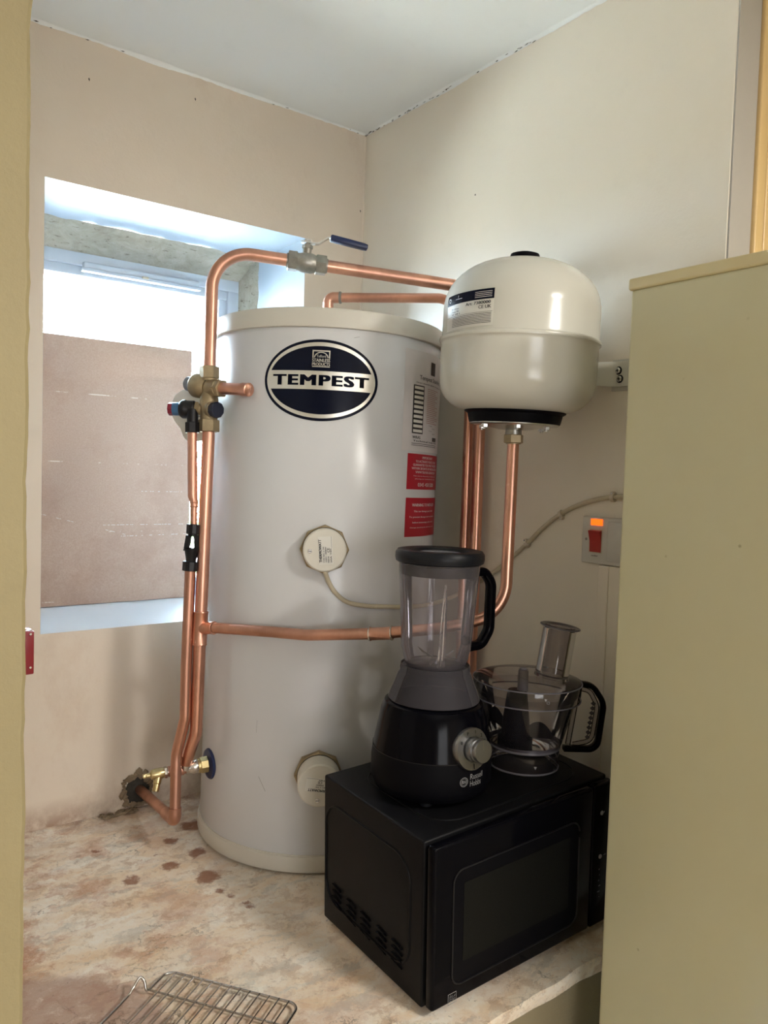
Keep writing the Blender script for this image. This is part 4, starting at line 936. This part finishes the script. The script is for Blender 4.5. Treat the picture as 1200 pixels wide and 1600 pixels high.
for u, v, a, b_ in (((-0.0125, -0.9556, 0.7325), 0, .0035, .0022), ((-0.0125, -0.9610, 0.7778), 0, .003, .0010), ((-0.0125, -0.9614, 0.7713), 0, .003, .0010)):
    c = V(u); bm = B(); box(bm, (-.0130, c.y - a, c.z - b_), (-.0120, c.y + a, c.z + b_)); obj('socket_slot', bm, 'black', sw, smooth=False)
bm = B(); box(bm, (-.0145, y1s + .004, z0s + .008), (-.0118, (-0.0125, -0.9404, 0.7483)[1], z1s - .008), .002); obj('socket_face', bm, 'white_plastic', sw)
bm = B(); yt0 = (-0.0160, -0.9224, 0.6797)[1]; zt_ = z0s - .001
box(bm, (-.016, yt0 - .060, .02), (-.0004, yt0, zt_), .003); box(bm, (-.019, yt0 - .028, .02), (-.0155, yt0 - .022, zt_), .001); o = obj('cable_trunking', bm, 'wall_r'); tag(o, 'cream painted vertical trunking below the red switch', 'trunking')

# ------------------------------------------------------------------ tall cream appliance on the right
fx = -.2830; fyv = -1.170
fr = thing('refrigerator', 'tall cream appliance side panel filling the right edge', 'refrigerator', (fx + .27, fyv - .3, ZF))
bm = B(); box(bm, (fx, fyv - .56, ZF + .04), (fx + .55, fyv, 1.186), .006, 4); obj('cabinet', bm, 'fridge', fr)
bm = B(); box(bm, (fx - .0035, fyv - .60, 1.1845), (fx + .553, fyv + .0035, 1.2035), .004, 3); obj('top_cover', bm, 'fridge_top', fr, label='slightly overhanging top cover')
bm = B(); box(bm, (fx + .004, fyv - .60, ZF + .08), (fx + .546, fyv - .562, 1.180), .008, 3); dr_ = obj('door', bm, 'fridge', fr)
bm = B(); tube(bm, fillet([(fx + .05, fyv - .60, .45), (fx + .05, fyv - .63, .45), (fx + .05, fyv - .63, .75), (fx + .05, fyv - .60, .75)], .012), .008, 12); obj('handle', bm, 'steel', dr_)
for a in (.04, .51):
    for b_ in (-.52, -.04):
        bm = B(); rod(bm, (fx + a, fyv + b_, ZF + .001), (fx + a, fyv + b_, ZF + .042), .018, 16); obj('foot', bm, 'black', fr)

# ------------------------------------------------------------------ microwave
MO = V((-.54638, -1.03999, .008)); m1 = V((.99888, -.01417, .0452)).normalized(); m2 = (V((.0142, 1, .0306)) - m1 * m1.dot(V((.0142, 1, .0306)))).normalized(); m3 = m1.cross(m2)
MM = Matrix(((m1.x, m2.x, m3.x, MO.x), (m1.y, m2.y, m3.y, MO.y), (m1.z, m2.z, m3.z, MO.z), (0, 0, 0, 1)))
MW, MD, MH = .450, .322, .287
mw = thing('microwave', 'black microwave oven standing on the ledge beneath the blender', 'microwave', tuple(MO))
bm = B(); box(bm, (0, .019, .002), (MW, MD, MH), .004, 3, MM); obj('casing', bm, 'black_case', mw)
# raised line around side panel, top panel
def ridge(pts, r, mat='black_case', name='pressed_line'):
    bm = B(); tube(bm, [MM @ V(p) for p in pts + [pts[0]]], r, 8, caps=False); return obj(name, bm, mat, mw)
ridge([(-.0002, x_, z_) for x_, z_ in rrect(.183, .143, .262, .196, .045, 8)], .0022, name='side_panel_line')
ridge([(x_, y_, MH + .0002) for x_, y_ in rrect(.235, .165, .37, .245, .06, 8)], .0018, name='top_panel_line')
# side vents: five columns of four slanted louvres
for cx_, cz_ in ((.273, .067), (.223, .062), (.178, .061), (.129, .061), (.084, .061)):
    for k in range(4):
        bm = B(); z_ = cz_ + .017 - k * .0115
        rows = []
        for t in range(9):
            s = (t / 8 - .5); yy = cx_ + s * .030; hw = .0026 * math.sqrt(max(.02, 1 - (2 * s) ** 2)); rows.append((bm.verts.new(MM @ V((-.0012, yy, z_ + s * .004 + hw))), bm.verts.new(MM @ V((-.0036, yy, z_ + s * .004 + hw * .2))), bm.verts.new(MM @ V((-.0004, yy, z_ + s * .004 - hw)))))
        for a, b_ in zip(rows, rows[1:]):
            for q in range(2): bm.faces.new((a[q], a[q + 1], b_[q + 1], b_[q]))
        obj('vent_slot', bm, 'black_gloss', mw)
door = None
bm = B(); box(bm, (.003, -.004, .006), (.387, .0165, MH - .003), .006, 3, MM); door = obj('door', bm, 'black_gloss', mw, label='gloss black door')
bm = B(); prism(bm, [MM @ V((x_, -.0046, z_)) for x_, z_ in rrect(.196, .134, .302, .196, .020, 6)], m2 * .001); obj('window_surround', bm, 'black_matte', door)
bm = B(); prism(bm, [MM @ V((x_, -.0052, z_)) for x_, z_ in rrect(.195, .140, .256, .136, .003, 3)], m2 * .0006)
def mesh_mat():
    m = NT('dark_door_mesh'); v_ = m.n('ShaderNodeTexVoronoi', i_Scale=900.0); m.link(m.coord(), v_.inputs['Vector']); m.setc(m.mix(m.ramp(v_.outputs['Distance'], .25, .5), (.004, .004, .004), (.010, .010, .009))); m.b.inputs['Roughness'].default_value = .3; m.b.inputs['Specular IOR Level'].default_value = .06; return m.m
M['mesh'] = mesh_mat()
obj('viewing_window', bm, 'mesh', door, label='dark viewing window')
bm = B(); tube(bm, [MM @ V((x_, -.0050, z_)) for x_, z_ in rrect(.196, .134, .304, .198, .021, 6)] + [MM @ V((.348 - .000, -.0050, .20))], .0014, 8); obj('window_bead', bm, 'black', door)
bm = B(); box(bm, (.389, -.004, .006), (.447, .0165, MH - .003), .005, 3, MM); panel = obj('control_panel', bm, 'black_gloss', mw, label='narrow black control panel')
for z_ in (.229, .143):
    bm = B(); rod(bm, MM @ V((.411, -.0035, z_)), MM @ V((.411, -.0052, z_)), .0042, 16); obj('indicator_dot', bm, 'print_grey', panel, label='small grey icon')
bm = B(); mp = lambda s, z: MM @ V((.409 + s, -.0050, z))
for k, s in enumerate(('M', 'L', 'D', '900', '1000', 'kg')): add_text(bm, s, mp, .002 * (k % 2), .118 - k * .011, height=.0026)
add_text(bm, 'g', mp, .008, .230, height=.003); add_text(bm, 'min', mp, .014, .144, height=.003)
obj('lettering', bm, 'print_grey', panel)
bm = B(); lp = lambda s, z: MM @ V((.046 + s, -.0046, .0155 + z))
for x0_, z0_, x1_, z1_ in ((-.009, -.0095, .009, -.0085), (-.009, .0085, .009, .0095), (-.009, -.009, -.0083, .009), (.0083, -.009, .009, .009), (.0003, -.006, .0009, .006)): add_rect(bm, lp, x0_, z0_, x1_, z1_)
for k in range(4): add_poly(bm, lp, [(-.0065, -.0055 + k * .003), (-.004, -.0035 + k * .003), (-.0008, -.0055 + k * .003), (-.0008, -.0048 + k * .003), (-.004, -.0026 + k * .003), (-.0065, -.0048 + k * .003)])
add_text(bm, 'G', lp, .0045, -.003, height=.0050); add_poly(bm, lp, [(.0025, .001), (.0060, .005), (.0068, .0045), (.0033, .001)])
obj('maker_mark', bm, 'print_grey', door, label='small rectangular maker mark')
for a in (.03, .40):
    for b_ in (.035, .28):
        bm = B(); rod(bm, MM @ V((a, b_, -.008)), MM @ V((a, b_, .003)), .010, 16); obj('foot', bm, 'black', mw)

# ------------------------------------------------------------------ blender
bc = V((-.4230, -.8810, .3095)); bx = (V((.008, -.006, 1))).normalized()
bl_ = thing('blender', 'jug blender with a black base standing on the microwave', 'blender', tuple(bc))
hz = lambda z: z - bc.z
bm = B(); lathe(bm, [(0, .004), (.098, .004), (.104, .008), (.1105, .024), (.1105, hz(.366)), (.1085, hz(.385))], bc, bx, 96); obj('base', bm, 'black_matte', bl_)
bm = B(); lathe(bm, [(.1086, hz(.384)), (.1078, hz(.388)), (.1030, hz(.414)), (.0962, hz(.452)), (.0900, hz(.467)), (.080, hz(.472)), (0, hz(.472))], bc, bx, 96); obj('gloss_band', bm, 'black_gloss', bl_, label='gloss black upper band of the base')
bm = B(); lathe(bm, [(.1090, -.0008), (.1092, .0008)], bc + bx * hz(.3857), bx, 96); obj('seam_line', bm, 'black', bl_)
for k in range(4):
    a = PI / 4 + k * PI / 2; bm = B(); c = bc + V((math.cos(a), math.sin(a), 0)) * .08; rod(bm, c + V((0, 0, -.004)), c + V((0, 0, .006)), .012, 16); obj('foot', bm, 'charcoal', bl_)
# dial
wd = (V((-1.356, -1.964, 0)) - V((bc.x, bc.y, 0))).normalized(); ang0 = math.atan2(wd.y, wd.x)
da = ang0 + math.radians(40.5); dn = V((math.cos(da), math.sin(da), .14)).normalized()
dc = bc + bx * hz(.4080) + V((math.cos(da), math.sin(da), 0)) * .1055
bm = B(); lathe(bm, [(0, -.010), (.0365, -.010), (.0365, .003), (.0355, .0045), (.0225, .0045), (.0225, .001), (0, .001)], dc, dn, 64); ring_ = obj('dial_ring', bm, 'knob_steel', bl_, label='round silver dial surround')
dr1 = V((0, 0, 1)).cross(dn).normalized(); du = dn.cross(dr1)
bm = B(); dpl = lambda s, z: dc + dn * .0052 + dr1 * s + du * z
for a_, s in ((150, '0'), (110, 'P'), (75, '1'), (45, '2'), (20, '3')): add_text(bm, s, dpl, .0295 * math.cos(math.radians(a_)), .0295 * math.sin(math.radians(a_)), height=.0055, bold=.03)
add_rect(bm, dpl, -.0006, -.034, .0012, -.025); obj('dial_marks', bm, 'print_black', ring_)
bm = B(); lathe(bm, [(0, 0), (.0200, 0), (.0205, .004), (.0195, .012), (.0200, .016), (.0190, .018), (.0200, .020), (.0200, .029), (.0190, .031), (0, .031)], dc, dn, 56); kn = obj('dial_knob', bm, 'knob_steel', bl_, label='silver turning knob')
bm = B(); dk2 = lambda s, z: dc + dn * .0314 + dr1 * s + du * z; add_rect(bm, dk2, -.0008, .003, .0008, .0185); obj('knob_mark', bm, 'nickel', kn)
# maker lettering wrapped on the base
def bw(s, z): t = ang0 + math.radians(41.0) + s / .111; return bc + bx * (hz(.3540) + z) + V((math.cos(t), math.sin(t), 0)) * .1113
bm = B(); add_text(bm, 'Russell', bw, .010, .0070, slice_w=.01, width=.0310, height=.0100, bold=.005); add_text(bm, 'Hobbs', bw, .0080, -.0050, slice_w=.01, width=.0270, height=.0100, bold=.005); obj('lettering', bm, 'print_grey', bl_)
bm = B()
for r0_, r1_ in ((.0074, .0082), (.0056, .0061)):
    for k in range(24):
        a, b_ = 2 * PI * k / 24, 2 * PI * (k + 1) / 24; add_poly(bm, bw, [(-.0185 + r_ * math.cos(t_), r_ * 1.0 * math.sin(t_)) for r_, t_ in ((r0_, a), (r1_, a), (r1_, b_), (r0_, b_))])
add_text(bm, 'RH', bw, -.0185, 0, width=.008, height=.006, bold=.02); obj('round_mark', bm, 'print_grey', bl_, label='small round maker mark')
# frosted skirt collar
bm = B(); lathe(bm, [(.0605, hz(.534)), (.0630, hz(.535)), (.0645, hz(.530)), (.0640, hz(.523)), (.0668, hz(.518)), (.0735, hz(.500)), (.0825, hz(.478)), (.0838, hz(.473)), (.0828, hz(.472)), (.0808, hz(.477)), (.072, hz(.498)), (.0655, hz(.514)), (.0620, hz(.520))], bc, bx, 96, close=True); obj('jug_collar', bm, 'frost_dark', bl_, label='frosted grey plastic skirt under the jug')
bm = B(); lathe(bm, [(0, hz(.523)), (.058, hz(.523)), (.0605, hz(.526)), (.0605, hz(.532)), (.057, hz(.534)), (0, hz(.534))], bc, bx, 64); obj('blade_seat', bm, 'frost_dark', bl_)
# clear jug with flutes
zt2, zb2 = .722, .534
def jr(z):
    t = (zt2 - z) / (zt2 - zb2)
    return .0745 - .0130 * t if t < .86 else .0745 - .0130 * .86 - .0075 * ((t - .86) / .14) ** 1.6 - .0018
jp = [(jr(zb2 + (zt2 - zb2) * k / 24), hz(zb2 + (zt2 - zb2) * k / 24)) for k in range(25)]
bm = B(); lathe(bm, jp, bc, bx, 96); jug = obj('jug', bm, 'jug', bl_, label='clear plastic jug')
bm = B()
for k in range(4):
    a = ang0 + math.radians(10 + 90 * k); dd = V((math.cos(a), math.sin(a), 0)); s_ = V((-math.sin(a), math.cos(a), 0)); rows = []
    for q in range(15):
        z = zb2 + .003 + (zt2 - .035 - zb2) * q / 14; w_ = .007 * (1 - .75 * (q / 14) ** 2); inn = .010 * (1 - (q / 14) ** 2) + .001; c = bc + bx * hz(z) + dd * (jr(z) - .0006)
        rows.append([bm.verts.new(c + s_ * w_), bm.verts.new(c - dd * inn + s_ * w_ * .3), bm.verts.new(c - dd * inn - s_ * w_ * .3), bm.verts.new(c - s_ * w_)])
    for p, q in zip(rows, rows[1:]):
        for j in range(3): bm.faces.new((p[j], p[j + 1], q[j + 1], q[j]))
obj('jug_flute', bm, 'jug', jug)
bm = B(); rod(bm, bc + bx * hz(.534), bc + bx * hz(.546), .009, 20, .002)
for k in range(4):
    a = .6 + k * PI / 2; d_ = V((math.cos(a), math.sin(a), 0)); s_ = V((-math.sin(a), math.cos(a), 0)); c = bc + bx * hz(.543); up_ = .012 if k % 2 else -.003
    prism(bm, [c + s_ * .005, c - s_ * .005, c + d_ * .026 - s_ * .004 + V((0, 0, up_)), c + d_ * .034 + V((0, 0, up_ * 1.6)), c + d_ * .026 + s_ * .003 + V((0, 0, up_))], V((0, 0, .0012)))
obj('blade', bm, 'knob_steel', bl_)
# lid
bm = B(); lathe(bm, [(0, hz(.733)), (.046, hz(.733)), (.052, hz(.739)), (.0545, hz(.7425)), (.066, hz(.7455)), (.0775, hz(.7440)), (.0812, hz(.7385)), (.0815, hz(.7300)), (.0800, hz(.7235)), (.0770, hz(.7215)), (.0725, hz(.7215)), (0, hz(.7215))], bc, bx, 96); lid_ = obj('lid', bm, 'charcoal', bl_, label='black lid with a sunken centre')
bm = B(); lathe(bm, [(.0728, hz(.7225)), (.0728, hz(.7190)), (.0718, hz(.7180)), (.0722, hz(.7160)), (.0715, hz(.7060)), (.0708, hz(.7000)), (.060, hz(.699)), (0, hz(.699))], bc, bx, 80); obj('lid_seal', bm, 'charcoal', lid_, label='charcoal rubber seal inside the jug')
bm = B(); lathe(bm, [(0, hz(.7342)), (.034, hz(.7342)), (.036, hz(.7385)), (.0385, hz(.7395)), (.041, hz(.7375)), (.043, hz(.7335))], bc, bx, 64); obj('filler_cap', bm, 'frost', lid_, label='translucent filler cap')
# handle, behind to the right
ha = ang0 + math.radians(90 + 33); hd_ = V((math.cos(ha), math.sin(ha), 0)); hs = V((-math.sin(ha), math.cos(ha), 0))
hpth = [bc + bx * hz(z) + hd_ * r_ for r_, z in ((.0715, .700), (.100, .702), (.118, .680), (.118, .590), (.100, .562), (.0655, .560))]
pp = fillet(hpth, [.016, .03, .03, .02], 6)
bm = B(); rows = []
for i, c in enumerate(pp):
    t_ = (pp[min(i + 1, len(pp) - 1)] - pp[max(0, i - 1)]).normalized(); nn = t_.cross(hs).normalized()
    rows.append([bm.verts.new(c + hs * .0105 * math.copysign(abs(math.cos(a)) ** .6, math.cos(a)) + nn * .0085 * math.copysign(abs(math.sin(a)) ** .6, math.sin(a))) for a in [2 * PI * (k + .5) / 14 for k in range(14)]])
for p, q in zip(rows, rows[1:]):
    for k in range(14): bm.faces.new((p[k], p[(k + 1) % 14], q[(k + 1) % 14], q[k]))
bm.faces.new(rows[0][::-1]); bm.faces.new(rows[-1]); bmesh.ops.recalc_face_normals(bm, faces=bm.faces[:]); hnd = obj('handle', bm, 'black_gloss', bl_, label='gloss black handle')
bm = B()
for z in (.692, .573): rod(bm, bc + bx * hz(z) + hd_ * (jr(z) - .004), bc + bx * hz(z) + hd_ * (jr(z) + .004), .0085, 24, .001)
obj('handle_boss', bm, 'frost', hnd)

# ------------------------------------------------------------------ food processor bowl
fc = V((-.2150, -.9170, .3165)); fxa = V((.012, -.004, 1)).normalized(); rh = V((.802, -.597, 0)); fh = V((.597, .802, 0))
fp = thing('food_processor_bowl', 'clear food processor bowl with feed tube and black handle beside the blender', 'bowl', tuple(fc))
g_ = lambda z: (z - fc.z) * (1.13 if z > .36 else 1.0)
bm = B(); lathe(bm, [(.060, .001), (.0655, .001), (.0675, .004), (.0670, g_(.330)), (.0685, g_(.336)), (.0680, g_(.350)), (.0660, g_(.352))], fc, fxa, 80); obj('base_rim', bm, 'smoke', fp)
bm = B(); lathe(bm, [(0, g_(.352)), (.058, g_(.353)), (.0675, g_(.358)), (.0735, g_(.366)), (.0840, g_(.400)), (.0955, g_(.440)), (.0995, g_(.452))], fc, fxa, 96); bowl = obj('bowl', bm, 'smoke', fp, label='tapering clear plastic bowl')
bm = B(); lathe(bm, [(.0675, g_(.3595)), (.0690, g_(.3580)), (.0700, g_(.3600)), (.0685, g_(.3615))], fc, fxa, 80, close=True); lathe(bm, [(.0668, .0040), (.0682, .0025), (.0690, .0045), (.0678, .0060)], fc, fxa, 80, close=True); obj('bowl_rim', bm, 'frost', bowl)
bm = B(); lathe(bm, [(.1000, g_(.438)), (.1035, g_(.438)), (.1050, g_(.464)), (.1030, g_(.469)), (.092, g_(.473)), (.060, g_(.480)), (.020, g_(.484)), (0, g_(.484))], fc, fxa, 96); lid2 = obj('lid', bm, 'smoke', fp, label='clear lid')
bm = B(); 
for h_, r_ in ((.4385, .1040), (.4670, .1052)): lathe(bm, [(r_ - .0010, g_(h_) - .001), (r_ + .0010, g_(h_) - .001), (r_ + .0010, g_(h_) + .001), (r_ - .0010, g_(h_) + .001)], fc, fxa, 96, close=True)
obj('lid_edge', bm, 'frost', lid2)
tb0 = fc + rh * .050 + fh * .010 + fxa * g_(.474); tb1 = tb0 + V((.010, -.007, .091)); ta_ = (tb1 - tb0).normalized(); TLn = (tb1 - tb0).length
bm = B(); lathe(bm, [(.0345, -.004), (.0325, .004), (.0325, TLn), (.0350, TLn + .001)], tb0, ta_, 56); tb_ = obj('feed_tube', bm, 'smoke', fp, label='clear feed tube')
bm = B(); lathe(bm, [(.0290, .010), (.0295, TLn + .002), (.0365, TLn + .003), (.0385, TLn + .005), (.0370, TLn + .007), (.026, TLn + .006), (.020, TLn + .001), (0, TLn + .001)], tb0, ta_, 56)
lathe(bm, [(.0290, .010), (.0280, .008), (0, .008)], tb0, ta_, 56); obj('pusher', bm, 'smoke', fp, label='clear pusher with a flanged top')
bm = B(); lathe(bm, [(.0318, .000), (.0334, .000), (.0334, .003), (.0318, .003)], tb0, ta_, 56, close=True); obj('tube_rim', bm, 'frost', tb_)
bm = B(); lathe(bm, [(.0368, TLn + .003), (.0392, TLn + .004), (.0392, TLn + .006), (.0368, TLn + .006)], tb0, ta_, 56, close=True); obj('tube_rim', bm, 'frost', tb_)
sc0 = fc - rh * .018
bm = B(); lathe(bm, [(0, g_(.354)), (.034, g_(.354)), (.034, g_(.366)), (.028, g_(.372)), (.0260, g_(.395)), (.0200, g_(.440)), (.0180, g_(.448)), (0, g_(.448))], sc0, fxa, 48); spn = obj('spindle', bm, 'black_matte', fp, label='black drive spindle')
bm = B(); lathe(bm, [(0, g_(.446)), (.0105, g_(.446)), (.0100, g_(.482)), (.0070, g_(.486)), (0, g_(.486))], sc0 + rh * .010, fxa, 32); obj('spindle_top', bm, 'frost', spn)
bm = B()
for a_, s_, z_ in ((0, 1, .372), (PI, 1, .384)):
    d_ = Matrix.Rotation(a_, 3, 'Z') @ (rh - fh * .2).normalized(); q = d_.cross(V((0, 0, 1))); prv = None; rows = []
    for k in range(13):
        t = k / 12; c = sc0 + V((0, 0, g_(z_) + fc.z - fc.z)) + fxa * 0 + d_ * (.024 + (.050 if a_ == 0 else .038) * t) + q * (.016 * math.sin(t * 2.4)) + V((0, 0, .010 * math.sin(t * PI))); w_ = .012 + .006 * math.sin(t * PI) - .012 * t ** 3
        rows.append([bm.verts.new(c + V((0, 0, w_ + .004))), bm.verts.new(c - V((0, 0, w_ * .6))), bm.verts.new(c - V((0, 0, w_ * .6)) + q * .003), bm.verts.new(c + V((0, 0, w_ + .004)) + q * .003)])
    for p, q2 in zip(rows, rows[1:]):
        for j in range(4): bm.faces.new((p[j], p[(j + 1) % 4], q2[(j + 1) % 4], q2[j]))
obj('dough_blade', bm, 'black_matte', fp, label='curved black plastic blade')
# handle
hx = lambda r_, z: fc + rh * r_ + fxa * g_(z)
outer = fillet([hx(.102, .462), hx(.128, .460), hx(.152, .430), hx(.143, .352), hx(.105, .352), hx(.078, .352)], [.03, .035, .03, .01], 6)
bm = B(); rows = []
for i, c in enumerate(outer):
    t_ = (outer[min(i + 1, len(outer) - 1)] - outer[max(0, i - 1)]).normalized(); nn = t_.cross(fh).normalized()
    rows.append([bm.verts.new(c + fh * .011 * math.copysign(abs(math.cos(a)) ** .6, math.cos(a)) + nn * .0055 * math.copysign(abs(math.sin(a)) ** .6, math.sin(a))) for a in [2 * PI * (k + .5) / 12 for k in range(12)]])
for p, q in zip(rows, rows[1:]):
    for k in range(12): bm.faces.new((p[k], p[(k + 1) % 12], q[(k + 1) % 12], q[k]))
bm.faces.new(rows[0][::-1]); bm.faces.new(rows[-1]); bmesh.ops.recalc_face_normals(bm, faces=bm.faces[:]); fh_ = obj('handle', bm, 'black_gloss', fp, label='black loop handle')
bm = B(); inner = fillet([hx(.100, .454), hx(.124, .450), hx(.140, .424), hx(.132, .362), hx(.096, .360)], [.02, .03, .02], 5); tube(bm, inner, .0050, 10); tube(bm, [hx(.101, .456), hx(.086, .360)], .0055, 10); obj('handle_inner', bm, 'smoke', fh_)
bm = B()
for k in range(8):
    c = hx(.1345 - .0012 * k, .430 - .0085 * k); prism(bm, [c + fh * .008, c - fh * .008, c - fh * .008 - rh * .005 + fxa * -.004, c + fh * .008 - rh * .005 + fxa * -.004], fxa * -.0012)
obj('grip_rib', bm, 'black', fh_)
bm = B(); add_text(bm, 'o', lambda s, z: fc + fxa * g_(.452) + (rh * (.2) - fh).normalized() * .1052 + rh * s + V((0, 0, z)), 0, 0, height=.006)
add_poly(bm, lambda s, z: fc + fxa * g_(.455) + (rh * .15 - fh).normalized() * .1056 + rh * s + V((0, 0, z)), [(-.003, .004), (.003, .004), (0, -.001)])
add_poly(bm, lambda s, z: fc + fxa * g_(.335) + (rh * .15 - fh).normalized() * .0700 + rh * s + V((0, 0, z)), [(-.003, .003), (.003, .003), (0, -.003)])
obj('lock_mark', bm, 'print_grey', fp)

# ------------------------------------------------------------------ oven rack lying on the ledge
rk = thing('oven_rack', 'chromed wire oven rack lying on the concrete ledge', 'wire rack', (-0.8353, -0.7751, 0.0000))
TLc, TRc = V((-0.8474, -0.6983, 0.0100)), V((-0.7036, -0.9007, 0.0100)); ux = (TRc - TLc); RW = ux.length; ux.normalize(); uy = V((ux.y, -ux.x, 0)); uy = uy if uy.y < 0 else -uy
PR = lambda a, b, z=0: TLc + ux * a + uy * b + V((0, 0, z))
RL = .33
bm = B(); tube(bm, fillet([PR(0, .052), PR(0, 0), PR(RW, 0), PR(RW, RL), PR(0, RL)] , .018, 6), .0024, 10); obj('outer_frame', bm, 'steel_wire', rk)
bm = B(); tube(bm, spline([PR(0, .052), PR(-.003, .058, .002), PR(-.008, .056, .014), PR(-.016, .058, .020), PR(-.020, .072, .008), PR(-.022, .105, .000), PR(-.022, RL - .03), PR(-.012, RL)], 6), .0024, 10); obj('side_stop', bm, 'steel_wire', rk, label='cranked side stop of the rack')
for k in range(13):
    a = .0175 + k * (RW - .030) / 12.35; bm = B(); tube(bm, [PR(a, .0, .002), PR(a, RL, .002)], .0013, 8); o = obj('wire', bm, 'steel_wire', rk)
for b_ in (.052, .27):
    bm = B(); tube(bm, [PR(-.001, b_, -.0015), PR(RW + .001, b_, -.0015)], .0019, 8); obj('cross_bar', bm, 'steel_wire', rk)

# ------------------------------------------------------------------ red bracket on the alcove side of the left partition
rb = thing('red_bracket', 'small dark red metal bracket peeking out from the left wall edge', 'bracket', (XN + .008, -1.07, .65))
rz0_, rz1_ = (-1.1567, -1.0750, 0.6525)[2], (-1.1565, -1.0750, 0.6995)[2]
bm = B(); box(bm, (XN - .001, -1.075, rz0_), (XN + .0135, -1.050, rz1_), .0015, 2); obj('plate', bm, 'red_bracket', rb)
bm = B(); tube(bm, fillet([(XN + .001, -1.072, rz1_ - .004), (XN + .001, -1.072, rz1_ + .004), (XN + .011, -1.072, rz1_ + .001), (XN + .0125, -1.072, rz1_ - .004)], .003), .0009, 8); obj('wire_loop', bm, 'steel', rb)
for z_ in (rz1_ - .003, rz0_ + .008):
    bm = B(); rod(bm, (XN + .0095, -1.0765, z_), (XN + .0095, -1.0745, z_), .0012, 12); obj('rivet', bm, 'steel', rb)
